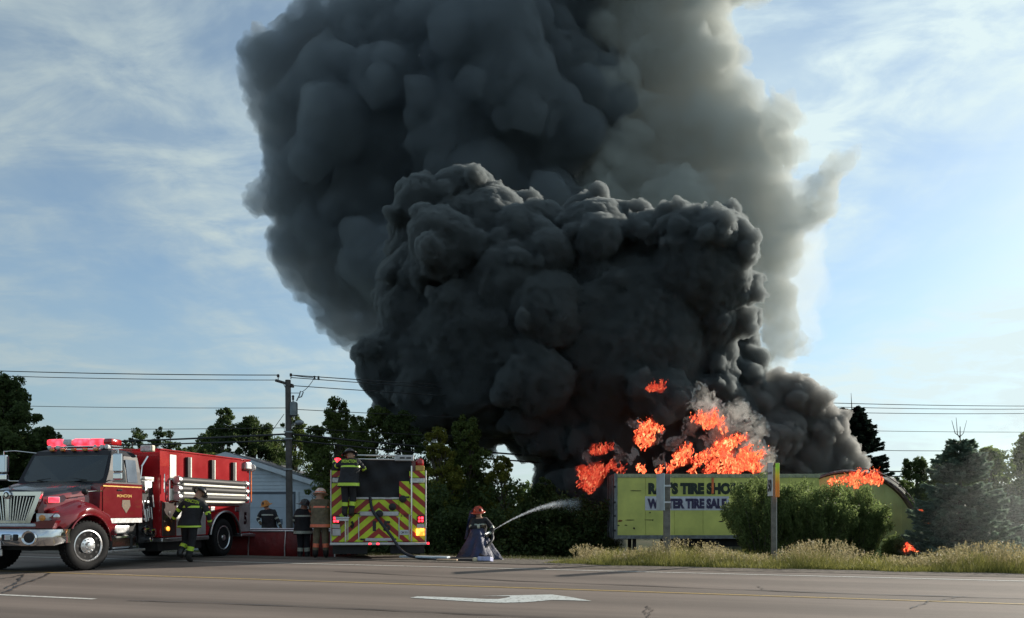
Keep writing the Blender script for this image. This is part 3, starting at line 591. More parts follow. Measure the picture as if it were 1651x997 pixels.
    for (y, z, r) in ((2.05, .80, .10), (2.3, .74, .09), (2.2, .58, .06), (2.02, 1.72, .06)):
        m = MB(); m.lathe([(r, .98), (r, 1.06), (r*1.15, 1.07), (r*1.15, 1.13), (r*.6, 1.14)], 16, T((0, y, z)), 'X'); m.build('pump_inlet', CHR, p, smooth=True)
    for i in range(7):
        y = 1.93+rr.random()*.42; z = 1.2+rr.random()*.5; m = MB(); m.tube([(1.0, y, z), (1.08, y, z+.03), (1.09, y+.03, z-.25)], .018, 6); m.build('pump_pipe', ALU, p, smooth=True)
    m = MB(); m.box(-1.05, 1.08, 1.9, 2.42, 1.95, 2.0, None, .01); m.build('pump_deck', ALU, p)
    m = MB(); m.box(1.0, 1.14, 1.94, 2.3, 1.99, 2.06, None, .02); m.build('deck_rail', WHT, p)
    m = MB(); m.box(1.0, 1.12, 2.12, 2.25, 1.80, 1.97, None, .03); m.build('scene_light', glow('white_lamp_lit', (1, .97, .85), 2.5), p)
    m = MB(); m.tube([(1.05, 1.9, 2.0), (1.05, 1.95, 2.3), (1.0, 2.25, 2.55)], .02, 6); m.tube([(.9, 2.0, 2.0), (.9, 1.95, 2.55), (.2, 2.0, 2.6)], .02, 6); m.build('deck_gun_pipe', CHR, p)
    m = MB(); m.box(-.3, .3, 2.0, 2.4, 2.0, 2.3, None, .05); m.build('deck_gun', BLKM, p)
    # body
    m = MB(); m.box(-1.18, 1.18, 2.46, 6.8, 1.50, 2.72)          # hose bed sides
    m.m(1); m.box(-1.1, 1.1, 2.55, 6.7, 2.66, 2.735); m.m(0)
    m.prism([(2.46, .62), (3.15, .62), (4.55, .62), (4.62, .8), (4.80, 1.02), (5.05, 1.16), (5.43, 1.22), (5.80, 1.16), (6.05, 1.02), (6.22, .8), (6.28, .62), (6.82, .62), (6.82, 1.498), (2.46, 1.498)], 'X', .60, 1.20)
    m.prism([(2.46, .62), (3.15, .62), (4.55, .62), (4.62, .8), (4.80, 1.02), (5.05, 1.16), (5.43, 1.22), (5.80, 1.16), (6.05, 1.02), (6.22, .8), (6.28, .62), (6.82, .62), (6.82, 1.498), (2.46, 1.498)], 'X', -1.20, -.60)
    m.m(1); m.box(-.6, .6, 2.5, 6.8, .7, 1.49)
    body = m.build('body', [RED, BLKM], R)
    m = MB(); m.box(-1.2, 1.21, 2.44, 6.84, 2.722, 2.76, None, .01); m.build('body_top_rail', RED, body)
    for y0, y1, z0, z1 in ((2.86, 3.12, 2.02, 2.64), (2.86, 3.12, 1.52, 1.80)):
        m = MB(); m.box(1.182, 1.19, y0, y1, z0, z1); m.build('white_panel', WHT, body)
    for y in (3.62, 4.75, 5.85):
        m = MB(); m.box(1.181, 1.26, y-.10, y, 2.06, 2.62, None, .01); m.m(1); m.box(1.181, 1.275, y, y+.05, 2.06, 2.62, None, .006); m.build('rack_bracket', [BLKM, WHT], body)
    for i, z in enumerate((2.02, 1.80, 1.60)):
        m = MB(); m.tube([(1.30, 3.0, z), (1.30, 6.35, z)], .085, 14); h = m.build('hard_suction_hose', mat('hose_black', (.018, .018, .02), .6, 0, .2, 5), body, smooth=True)
        m = MB(); m.box(1.22, 1.385, 3.15, 6.2, z-.135, z-.075, None, .02); m.build('hose_tray', WHT, h)
        for y in (3.0, 6.33):
            m = MB(); m.lathe([(.10, -.06), (.105, .05), (.06, .07)], 14, T((1.30, y, z)), 'Y'); m.build('hose_coupling', ALU, h, smooth=True)
    m = MB(); m.tube([(1.24, 2.75, 2.0), (1.24, 2.75, 1.5)], .02, 6); m.tube([(1.24, 2.55, 2.15), (1.24, 2.55, 1.7)], .015, 6); m.build('grab_handle', CHR, body)
    m = MB(); m.box(1.15, 1.30, 6.45, 6.75, 2.45, 2.68, None, .04); m.build('rear_scene_light', ALU, body)
    m = MB(); m.lathe([(.10, 0), (.11, .03), (.05, .08)], 14, T((1.25, 6.84, 2.52)), 'Y'); m.build('rear_scene_lens', CLR, body, smooth=True)
    # dark front compartment, silver doors
    m = MB(); m.box(1.201, 1.215, 2.50, 3.06, .64, 1.47, None, .006); cd = m.build('compartment_door', mat('brown_black_panel', (.045, .03, .028), .35, 0, .2, 4, coat=.3), body)
    m = MB(); m.lathe([(.05, 1.215), (.055, 1.24), (.02, 1.25)], 14, T((0, 2.72, .82)), 'X'); m.build('side_marker', AMB, cd, smooth=True)
    m = MB(); m.lathe([(.05, 1.215), (.055, 1.225), (.02, 1.23)], 14, T((0, 2.8, 1.2)), 'X'); m.build('door_latch', BLKM, cd, smooth=True)
    m = MB(); m.box(1.201, 1.216, 3.10, 4.42, .64, 1.47, None, .006); cd = m.build('compartment_door', DIA, body); cd['label'] = 'silver door between dark door and rear wheel'
    for k in range(8):
        m = MB(); m.box(1.216, 1.222, 3.14, 4.38, .68+.098*k, .755+.098*k, None, .003)
        s_ = m.build('door_slat', DIA, cd)
    m = MB(); m.box(1.201, 1.216, 6.18, 6.80, .66, 1.40, None, .006); cd = m.build('compartment_door', DIA, body); cd['label'] = 'silver rear door with the number 5'
    text_mesh('number', '5', .36, .17, BLK, cd, T((1.2185, 6.42, .86)) @ RZ(90), .06)
    m = MB(); m.box(1.2, 1.212, 4.42, 6.82, 1.40, 1.49); m.build('silver_band', DIA, body)
    for y in (4.75, 6.05):
        m = MB(); m.box(1.201, 1.23, y-.10, y+.10, 1.24, 1.37, None, .03); m.build('fuel_cap', ALU, body)
    m = MB(); m.tube([(1.215, 5.43+.80*math.cos(a), .50+.80*math.sin(a)*.93) for a in np.linspace(.16, math.pi-.16, 18)], .03, 6); m.build('wheel_arch_trim', ALU, body, smooth=True)
    m = MB(); m.grid([[(x, 5.43+.70*math.cos(a), .52+.70*math.sin(a)) for a in np.linspace(.1, math.pi-.1, 18)] for x in (.62, 1.17)]); m.build('wheel_well', MATTE, body)
    m = MB(); m.box(.7, 1.24, 2.46, 4.55, .50, .60, None, .02); m.build('running_board', ALU, body); m = MB(); m.box(.7, 1.24, 6.25, 6.95, .52, .60, None, .02); m.build('running_board', ALU, body)
    m = MB(); m.box(-1.2, 1.24, 6.86, 7.15, .50, .58, None, .02); m.build('tailboard', ALU, body)
    m = MB(); m.box(.75, 1.1, 2.5, 4.4, .28, .5); m.build('underbody_tank', BLKM, body)
    m = MB(); m.box(1.2, 1.225, 6.84, 6.87, 1.5, 2.5); m.build('rear_reflector', mat('orange_reflector', (.8, .18, .03), .3, 0, .1, 8), body)
    wheel(R, 1.17, 0, .52, .28, 1, -15); wheel(R, -1.17, 0, .52, .28, -1, -15)
    wheel(R, 1.17, 5.43, .52, .28, 1, 0, True); wheel(R, .86, 5.43, .52, .26, 1, 0, True, 'inner_wheel'); wheel(R, -1.17, 5.43, .52, .28, -1, 0, True)
    return R
left_engine()
# ------------------------------------------------------------------ the engine seen from behind: local Y away from the camera, rear face at Y = 0
def chevron(name):
    m = bpy.data.materials.new(name); m.use_nodes = True; nt = m.node_tree; N = nt.nodes.new; L = nt.links.new; b = nt.nodes['Principled BSDF']
    tc = N('ShaderNodeTexCoord'); sx = N('ShaderNodeSeparateXYZ'); L(tc.outputs['Object'], sx.inputs[0])
    ab = N('ShaderNodeMath'); ab.operation = 'ABSOLUTE'; L(sx.outputs[0], ab.inputs[0])
    ad = N('ShaderNodeMath'); ad.operation = 'MULTIPLY_ADD'; L(ab.outputs[0], ad.inputs[0]); ad.inputs[1].default_value = .86; L(sx.outputs[2], ad.inputs[2])
    dv = N('ShaderNodeMath'); dv.operation = 'MULTIPLY_ADD'; L(ad.outputs[0], dv.inputs[0]); dv.inputs[1].default_value = 1/.345; dv.inputs[2].default_value = .12
    fr = N('ShaderNodeMath'); fr.operation = 'FRACT'; L(dv.outputs[0], fr.inputs[0]); gt = N('ShaderNodeMath'); gt.operation = 'GREATER_THAN'; L(fr.outputs[0], gt.inputs[0]); gt.inputs[1].default_value = .47
    n = N('ShaderNodeTexNoise'); n.inputs['Scale'].default_value = 5; n.inputs['Detail'].default_value = 6; L(tc.outputs['Object'], n.inputs['Vector'])
    mx = N('ShaderNodeMixRGB'); L(gt.outputs[0], mx.inputs[0]); mx.inputs[1].default_value = (.36, .03, .02, 1); mx.inputs[2].default_value = (.58, .74, .03, 1)
    r = N('ShaderNodeMapRange'); L(n.outputs[0], r.inputs[0]); r.inputs[1].default_value = .3; r.inputs[2].default_value = .7; r.inputs[3].default_value = .78; r.inputs[4].default_value = 1.05
    v = N('ShaderNodeVectorMath'); v.operation = 'SCALE'; L(mx.outputs[0], v.inputs[0]); L(r.outputs[0], v.inputs['Scale']); L(v.outputs[0], b.inputs['Base Color']); b.inputs['Roughness'].default_value = .35
    return m
CHEV = chevron('chevron_sheeting')
def rear_engine():
    R = empty('fire_engine', (-3.52, 21.3, 0), math.radians(8.0), 'fire engine seen from behind with yellow and red chevrons and black hose bed cover', 'fire engine', 'fire engines at the scene')
    m = MB(); m.box(-1.2, 1.2, .35, 7.5, .55, 2.6); m.m(1); m.box(-.5, .5, 0.3, 7.5, .35, .6); body = m.build('body', [DRED, BLKM], R)
    m = MB(); m.box(-1.15, 1.15, 7.55, 9.2, .6, 2.75, None, .1); m.build('cab', DRED, R)
    for x0, x1, z0, z1, nm in ((-1.225, -.80, .44, 1.98, 'side_column'), (.80, 1.225, .44, 1.98, 'side_column')):
        m = MB(); m.box(x0, x1, 0, .34, z0, z1, None, .01); c = m.build(nm, CHEV, R)
        s = 1 if x0 > 0 else -1
        m = MB(); m.box(x0+.02, x1-.02, .02, .3, 2.0, 2.13, None, .02); m.build('column_light', CLR, c)
        m = MB(); m.box(x0, x1, 0.005, .34, 2.14, 2.31, None, .01); m.build('column_cap', CHEV, c)
        m = MB(); m.tube([(s*1.235, -.01, .42), (s*1.235, -.01, 2.33)], .018, 6); m.build('column_edge', ALU, c)
        m = MB(); m.tube([(s*.86, -.05, .45), (s*.86, -.05, 2.05), (s*.86, -.05, 2.45)], .022, 8); m.build('handrail', CHR, c, smooth=True)
        m = MB(); m.box(s*1.10-.10, s*1.10+.10, -.06, -.002, .93, 1.13, None, .02); hb = m.build('lamp_housing', BLKM, c)
        for k in range(4):
            m = MB(); a, b_ = (k % 2)*.08-.04, (k//2)*.08-.04; m.box(s*1.10+a-.03, s*1.10+a+.03, -.075, -.06, 1.03+b_-.03, 1.03+b_+.03, None, .01); m.build('tail_light', RGL, hb)
        m = MB(); m.box(s*1.10-.10, s*1.10+.10, -.05, -.002, .80, .91, None, .01); m.build('reverse_light', DIA, c)
        m = MB(); m.box(s*1.09-.11, s*1.09+.11, -.06, -.002, .60, .79, None, .02); m.build('turn_light', AMB if s > 0 else DIA, c)
        m = MB(); m.lathe([(.10, 0), (.11, .06), (.10, .15), (.04, .19)], 16, T((s*1.08, .15, 2.47))); m.build('beacon', RGL if s < 0 else RLN, c, smooth=True)
        m = MB(); m.box(s*1.08-.12, s*1.08+.12, .03, .27, 2.32, 2.465, None, .02); m.build('beacon_base', BLKM if s < 0 else GOLD, c)
    m = MB(); m.box(-.798, .798, -.0, .34, .44, 1.165, None, .01); cl = m.build('lower_centre_panel', CHEV, R)
    m = MB(); m.box(-.798, .53, .06, .34, 1.2, 1.56, None, .01); m.build('upper_centre_panel', CHEV, R)
    m = MB(); m.box(.535, .798, .0, .34, 1.168, 2.04, None, .01); tp = m.build('tall_door', CHEV, R)
    m = MB(); m.box(-.50, .52, -.045, .0, 1.12, 1.24, None, .02); hr = m.build('grey_step', DIA, R)
    m = MB(); m.box(-.8, .53, .03, .32, 1.562, 1.62, None, .01); m.build('sill', DIA, R)
    m = MB(); m.lathe([(.07, -.02), (.075, -.1), (.10, -.11), (.03, -.13)], 14, T((.02, -.03, 1.18)), 'Y'); m.build('intake_cap', BLKM, hr, smooth=True)
    for (x, z) in ((.63, 1.57), (.36, 1.36)):
        m = MB(); m.lathe([(.07, .06), (.08, -.05), (.10, -.06), (.03, -.09)], 14, T((x, 0, z)), 'Y'); m.build('discharge_cap', BLKM, tp, smooth=True)
    m = MB(); m.box(.70, .80, -.02, -.003, 1.60, 1.64); m.build('panel_latch', BLKM, tp)
    text_mesh('unit_lettering', 'E 505', .055, .2, BLKM, tp, T((.58, -.004, 1.10)), .02)
    # centre door with number, handles, plate
    for x in (-.52, .53, -.80, .80):
        m = MB(); m.box(x-.012, x+.012, -.022, -.001, .50, 1.10 if abs(x) < .7 else 1.16, None, .004); m.build('trim_strip', ALU, cl)
    text_mesh('number', '5', .27, .19, BLK, cl, T((.12, -.004, .72)), .05)
    text_mesh('number', '1', .27, .09, BLK, cl, T((-.16, -.004, .72)), .05)
    m = MB(); m.tube([(-.70, -.04, .80), (-.66, -.05, .90), (-.70, -.04, .98)], .03, 6); m.tube([(-.74, -.03, .86), (-.64, -.03, .86)], .02, 6); m.build('tow_eye', BLKM, cl)
    m = MB(); m.box(.55, .78, -.02, -.002, .62, .75, None, .004); pl = m.build('licence_plate', MATS['plate_white'], cl)
    text_mesh('plate_lettering', 'CM 505', .06, .18, BLKM, pl, T((.575, -.023, .655)), .01)
    m = MB(); m.box(-.35, .35, -.03, -.002, .46, .54, None, .02); m.build('grab_bar', DIA, cl)
    for x in (-.42, .40): 
        m = MB(); m.box(x-.06, x+.06, -.03, -.002, .48, .53, None, .01); m.build('bar_bracket', BLKM, cl)
    # hose-bed cover: sagging black tarp sheet
    rows = []
    for i in range(13):
        z = 1.62+(2.58-1.62)*i/12
        rows.append([(-.80+1.66*j/16, .05+.04*math.sin(j*1.1+i*.5)+.03*math.sin(j*.5-i*.9)+.02*(12-i)/12, z) for j in range(17)])
    m = MB(); m.grid(rows); m.grid([[(x, y+.25, z+.012) for (x, y, z) in r] for r in (rows[-1],)]+[rows[-1]]); m.build('hose_bed_cover', CANV, R, smooth=True)
    m = MB(); m.box(-.80, .86, .3, 4.5, 2.56, 2.62); m.build('hose_bed_top', CANV, R)
    m = MB(); m.tube([(-.78, .02, 2.72), (.50, .02, 2.72)], .022, 6); m.tube([(-.78, .02, 2.62), (.50, .02, 2.62)], .018, 6); m.tube([(-.78, .02, 2.5), (-.78, .02, 2.74)], .02, 6); rb = m.build('top_rail', CHR, R)
    m = MB(); m.box(.42, .92, -.03, .1, 2.58, 2.74, None, .02); m.build('arrow_stick', DIA, R)
    for x in (.55, .72): 
        m = MB(); m.box(x, x+.13, -.04, -.031, 2.64, 2.68); m.build('rail_mark', BLKM, rb)
    m = MB(); m.box(-1.25, 1.25, -.24, .02, .36, .43, None, .015); tb = m.build('tailboard', ALU, R)
    for x in (-.22, -.02): 
        m = MB(); m.box(x-.035, x+.035, -.262, -.24, .375, .42, None, .01); m.build('marker_lamp', RGL, tb)
    m = MB(); m.box(1.26, 1.32, -.2, -.14, .37, .43, None, .01); m.build('side_marker', RGL, tb)
    m = MB(); m.box(-1.1, -.74, -.42, .0, 1.06, 1.10, None, .01); m.box(-1.08, -.76, -.40, .0, 1.0, 1.06); m.build('folding_step', ALU, R)
    m = MB(); m.box(-1.2, -.3, .1, .3, .12, .42); m.build('mud_flap', BLKM, R); m = MB(); m.box(.3, 1.2, .1, .3, .12, .42); m.build('mud_flap', BLKM, R)
    for s in (-1, 1):
        wheel(R, s*1.2, 2.2, .52, .28, s, 0, True); wheel(R, s*.88, 2.2, .52, .26, s, 0, True, 'inner_wheel'); wheel(R, s*1.18, 7.6, .52, .28, s, 0)
    return R
rear_engine()
def hose(name, pts, r, mt, label, cat='hose', n=10, flat=1.0):
    pts = [Vector(p) for p in pts]; out = []
    for i in range(len(pts)-1):
        p0, p1, p2, p3 = pts[max(i-1, 0)], pts[i], pts[i+1], pts[min(i+2, len(pts)-1)]
        for k in range(8):
            t = k/8; out.append(.5*((2*p1)+(-p0+p2)*t+(2*p0-5*p1+4*p2-p3)*t*t+(-p0+3*p1-3*p2+p3)*t**3))
    out.append(pts[-1]); m = MB(); m.tube(out, r, n, flat=flat); return tag(m.build(name, mt, smooth=True), label, cat)
HOSEB = mat('hose_dark', (.015, .017, .024), .6, 0, .3, 6)
hose('fire_hose', [(-3.75, 21.3, 1.62), (-3.66, 21.15, 1.28), (-3.42, 21.05, .95), (-3.1, 20.95, .55), (-2.85, 20.85, .22), (-2.5, 20.75, .07), (-1.9, 21.0, -.02)], .04, HOSEB, 'dark fire hose hanging down across the chevrons of the rear facing engine')
hose('fire_hose', [(-1.9, 21.2, -.01), (-1.4, 21.3, .0), (-.9, 20.9, .01), (-.6, 21.3, .0), (-.85, 21.7, .1), (-.55, 22.1, .45), (-.55, 22.35, .62), (-.52, 22.4, .74)], .04, HOSEB, 'dark fire hose lying by the planks and rising to the nozzle of the crouched firefighter')
# ------------------------------------------------------------------ portable tank
def tank():
    R = empty('portable_tank', (-6.95, 25.2, gz(-6.95, 25.2)), math.radians(-4), 'folding red vinyl water tank with a metal rim between the two engines', 'water tank')
    VIN = mat('red_vinyl', (.17, .012, .014), .45, 0, .25, 2.5, .02, 6)
    hw, hd, h = 1.85, 1.3, .80
    for (a, b) in (((-hw, -hd), (hw, -hd)), ((hw, -hd), (hw, hd)), ((hw, hd), (-hw, hd)), ((-hw, hd), (-hw, -hd))):
        m = MB(); rows = []
        for i in range(7):
            t = i/6; bul = .10*math.sin(math.pi*t)*(1-t*.5); row = []
            for j in range(13):
                s = j/12; x, y = a[0]+(b[0]-a[0])*s, a[1]+(b[1]-a[1])*s; nx, ny = (b[1]-a[1]), -(b[0]-a[0]); l = math.hypot(nx, ny)
                w = bul*math.sin(math.pi*s)**.4+.012*math.sin(j*2.2+i); row.append((x+nx/l*w, y+ny/l*w, h*t))
            rows.append(row)
        m.grid(rows); m.build('vinyl_wall', VIN, R, smooth=True)
        m = MB(); m.tube([(a[0], a[1], h+.02), (b[0], b[1], h+.02)], .028, 8); m.build('rim_tube', ALU, R, smooth=True)
    for x in (-hw, -.75, .35, 1.1, hw):
        m = MB(); m.tube([(x, -hd-.12, 0), (x, -hd-.11, h*.5), (x, -hd-.02, h+.02)], .02, 6); m.build('post', ALU, R)
    m = MB(); m.grid([[(-hw+.02, -hd+.02, h-.14), (hw-.02, -hd+.02, h-.14)], [(-hw+.02, hd-.02, h-.14), (hw-.02, hd-.02, h-.14)]]); m.build('tank_water', mat('tank_water', (.02, .03, .035), .05, 0, .1, 3, .01, 6), R)
    m = MB()
tank()
# ------------------------------------------------------------------ things on the ground by the crouched firefighter
def floor_box(name, c, size, rz, mt, label, cat, tilt=0):
    m = MB(); a, b, h = size; m.box(-a/2, a/2, -b/2, b/2, 0, h, RX(tilt), min(h*.3, .02)); o = m.build(name, mt); o.location = (c[0], c[1], gz(c[0], c[1])+.015+(c[2] if len(c) > 2 else 0)); o.rotation_euler = (0, 0, math.radians(rz)); return tag(o, label, cat)
floor_box('plank', (-2.25, 20.75, .05), (1.35, .22, .05), -19, mat('pale_blue_board', (.42, .5, .56), .5, 0, .15, 5), 'pale blue grey plank sloping down behind the rear facing engine', 'plank')
floor_box('plank', (-1.62, 20.15, .0), (.52, .16, .04), -8, mat('tan_board', (.46, .33, .22), .7, 0, .2, 7), 'short tan plank lying at the end of the pale plank', 'plank')
floor_box('salvage_mat', (-1.10, 20.45, .0), (.62, .5, .06), 6, mat('black_mat', (.015, .015, .018), .8, 0, .3, 6, .01), 'black folded mat between the tan plank and the crouched firefighter', 'mat')
floor_box('hose_cap', (-.92, 20.0, .0), (.11, .10, .09), 20, mat('cream_plastic', (.7, .62, .42), .5, 0, .1, 6), 'small cream block on the ground in front of the blue tarp', 'block')
floor_box('carton', (-.66, 20.0, .0), (.34, .26, .11), -18, mat('pale_violet_card', (.40, .42, .62), .6, 0, .2, 8), 'pale blue carton tilted on the ground below the blue tarp', 'carton', -8)
def tarp():
    # a stiff blue salvage tarp: a folded cone with pleats hanging from the firefighter's waist to the ground
    m = MB(); rows = []; n = 40
    g0 = gz(-.9, 22.2)
    for i in range(15):
        t = i/14; row = []
        for j in range(n+1):
            a = 2*math.pi*j/n; pl = 1+.16*math.sin(a*5+t*2.5+.6)*t**.7+.09*math.sin(a*9+t*4)*t**.5+.05*math.sin(a*17)*t
            rx = (.18+(.34 if math.cos(a) < 0 else .27)*t**1.4)*pl; ry = (.16+.30*t)*pl
            x = -.98+.10*t+rx*math.cos(a)+(.12*t*t if math.cos(a) > 0 else -.10*t*t); y = 22.35+ry*math.sin(a)-.25*t
            z = g0+.86*(1-t)**.85+.05*math.sin(a*4+1)*t*(1-t)*2+(.0 if t < 1 else .0)+.03*math.sin(a*5)*t*(1-t)
            row.append((x, y, z+.012))
        rows.append(row)
    # back shoulder flap
    m.grid(rows); mt = mat('blue_tarp', (.016, .024, .070), .55, 0, .4, 3, .04, 6, spec=.4)
    rows2 = []
    for i in range(9):
        t = i/8; rows2.append([(-1.18-.10*t*1.5+.05*math.sin(j*1.3)+.035*j, 22.45+.05*math.cos(j*1.7+i), g0+1.35-.8*t+.02*j) for j in range(7)])
    m.grid(rows2)
    o = m.build('tarp', mt, smooth='all', fix=False); return tag(o, 'dark blue tarp spread in folds around the legs of the crouched firefighter', 'tarp')
tarp()
# ------------------------------------------------------------------ trailer
def trailer():
    X0, Y0 = 4.58, 36.0; L_ = 9.2; zb = .02; zt = 2.92; g = gz(8, 36)
    R = empty('semi_trailer', (X0, Y0, 0), math.radians(.5), 'yellow green box trailer lettered for a tire sale, standing in front of the fire', 'trailer')
    YG = mat('yellow_green_panel', (.60, .60, .15), .5, 0, .14, .7, .004, 5, col2=(.44, .46, .12))
    GR = mat('trailer_rail', (.20, .21, .21), .5, .3, .25, 5)
    m = MB(); m.box(.03, L_-.02, .03, 2.5, zb+.16, zt-.05); m.m(1); m.box(.0, .03, .0, 2.5, zb, zt); m.build('box', [YG, mat('end_wall_grey', (.07, .08, .09), .6, .2, .3, 4)], R)
    k = 7; w = (L_-.2)/k
    for i in range(k):
        m = MB(); m.box(.1+i*w+.006, .1+(i+1)*w-.006, -.004-(i % 2)*.003, .03, zb+.165, zt-.17, None, .003); m.build('side_panel', YG, R)
    m = MB(); m.box(0, L_, -.03, .06, zt-.17, zt, None, .01); tr = m.build('top_rail', mat('top_rail_green', (.36, .38, .24), .5, .2, .2, 4), R)
    m = MB()
    for i in range(60): m.lathe([(.018, 0), (.014, -.01), (.004, -.012)], 6, T((.15+i*.15, -.03, zt-.10)), 'Y')
    tag(m.build('rivets', GR, tr), kind='stuff')
    m = MB(); m.box(0, L_, -.03, .06, zb, zb+.16, None, .01); m.build('bottom_rail', GR, R)
    m = MB(); m.box(-.02, .13, -.035, .08, zb-.02, zt+.02, None, .012); cp = m.build('corner_post', GR, R)
    for z in (.35, 1.0, 1.6, 2.3):
        m = MB(); m.box(-.05, .05, -.05, -.03, z, z+.09, None, .01); m.build('hinge', BLKM, cp)
    for y in (.35, .9, 1.5, 2.1):
        m = MB(); m.tube([(-.04, y, zb+.05), (-.04, y, zt-.05)], .018, 6); m.build('lock_rod', GR, R)
    # lettering
    LET = mat('black_lettering', (.018, .03, .02), .6, 0, .3, 12); BAN = mat('pale_banner', (.55, .56, .62), .6, 0, .12, 3)
    s = 36/F
    text_mesh('shop_lettering', "RAY'S TIRE SHOP", .54, 3.98, LET, R, T((1.50, -.018, 1.24+(825-797.5)*s)), .075)
    text_mesh('shop_lettering', 'N', .54, .28, LET, R, T((5.62, -.018, 1.24+(825-797.5)*s)), .075)
    m = MB(); m.box(1.36, 5.12, -.014, -.009, 1.24+(825-823)*s, 1.24+(825-800.5)*s); b = m.build('banner', BAN, R)
    text_mesh('banner_lettering', 'WINTER TIRE SALE', .46, 3.55, mat('violet_lettering', (.045, .035, .09), .6, 0, .3, 12), b, T((1.46, -.022, 1.24+(825-820.5)*s)), .07)
    # scuffs with their own outline
    sc_ = mat('dark_scuff', (.05, .045, .02), .8, 0, .4, 20); ru = mat('rust_patch', (.20, .05, .01), .8, 0, .4, 14)
    for (px, py, w_, h_, mt) in ((1000, 840, 10, 4, ru), (1016, 838.6, 16, 1.6, sc_), (1047, 838.5, 18, 1.4, sc_), (996, 847.5, 7, 2.2, sc_), (1009, 847, 6, 2, sc_), (1022, 852, 4, 4, sc_), (1025, 791.5, 18, 1.6, sc_), (1048, 826.8, 3, 3, sc_), (1052.6, 838.6, 2.4, 3, sc_), (1079, 826, 4, 1.6, sc_), (1163, 841, 8, 2.4, sc_)):
        c = P(px, py, 36)-Vector((X0, Y0, 0)); m = MB(); n = 9; rr = random.Random(int(px*7)); pts = []
        for i in range(n):
            a = 2*math.pi*i/n; q = rr.uniform(.6, 1.15); pts.append((c.x+math.cos(a)*w_*s/2*q, c.z+math.sin(a)*h_*s/2*q))
        m.prism(pts, 'Y', -.016, -.012); m.build('scuff', mt, R)
    c = P(1149, 796, 36)-Vector((X0, Y0, 0)); m = MB(); m.box(c.x-.05, c.x+.05, -.05, -.035, c.z, c.z+.70); m.build('orange_strip', mat('orange_strip', (.75, .17, .05), .5, 0, .2, 6), R)
    # landing gear and wheels
    for y in (.5, 1.9):
        m = MB(); m.box(.9, 1.05, y, y+.15, g+.04, zb); m.box(.8, 1.15, y-.05, y+.2, g, g+.05); m.build('landing_leg', BLKM, R)
    for x in (3.2, 4.4, 7.6): 
        for y in (.32, 2.45):
            m = MB(); m.lathe([(.2, 0), (.4, -.01), (.47, .05), (.47, .22), (.38, .27), (.2, .27)], 20, T((x, y-.3, g+.47)), 'Y'); m.build('wheel', RUB, R, smooth=True)
    m = MB(); m.box(2.4, 8.2, .6, .8, -.35, zb); m.box(2.4, 8.2, 1.7, 1.9, -.35, zb); m.build('bogie', BLKM, R)
trailer()
# ------------------------------------------------------------------ the arched shed behind the shrubs
def quonset():
    d = 40; A = P(1502, 858, d); c = P(1368, 858, d); rad = A.x-c.x; g = gz(c.x, d); ztop = P(0, 762, d).z; h = ztop-g
    R = empty('arched_shed', (c.x, d, g), math.radians(16), 'yellow green arched shed with burning roof edge behind the shrubs', 'shed')
    YG = mat('green_shed_sheet', (.44, .60, .25), .5, 0, .12, .9, .01, 4)
    rad = rad*1.03
    N_ = 28; arc = [(-rad*math.cos(math.pi*i/N_), h*math.sin(math.pi*i/N_)**.82 if 0 < i < N_ else 0) for i in range(N_+1)]
    m = MB(); m.prism([(x*.985, z*.985) for x, z in arc], 'Y', 0, .08); m.build('end_wall', YG, R)
    rows = []
    for j in range(41):
        y = -.12+9*j/40; rr = 1+.012*(j % 2); rows.append([(x*rr, y, z*rr) for x, z in arc])
    m = MB(); m.grid(rows); m.build('roof', mat('shed_roof_sheet', (.26, .3, .18), .6, .2, .3, 2, col2=(.06, .05, .045)), R)
    m = MB(); m.tube([(x*1.015, -.14, z*1.015) for x, z in arc], .07, 6); m.build('edge_trim', mat('charred_trim', (.13, .12, .13), .8, 0, .5, 6, .01), R)
    m = MB(); m.tube([(x*1.05, -.20, z*1.05+.05) for x, z in arc[15:]], .03, 5); m.build('loose_flashing', MATS['charred_trim'], R)
    for k in range(1, 8):
        x = -rad+2*rad*k/8; zt = h*math.sin(math.acos(max(-1, min(1, -x/rad))))**.82*.97; m = MB(); m.box(x-.01, x+.01, -.015, 0, 0, zt); m.build('panel_seam', YG, R)
quonset()
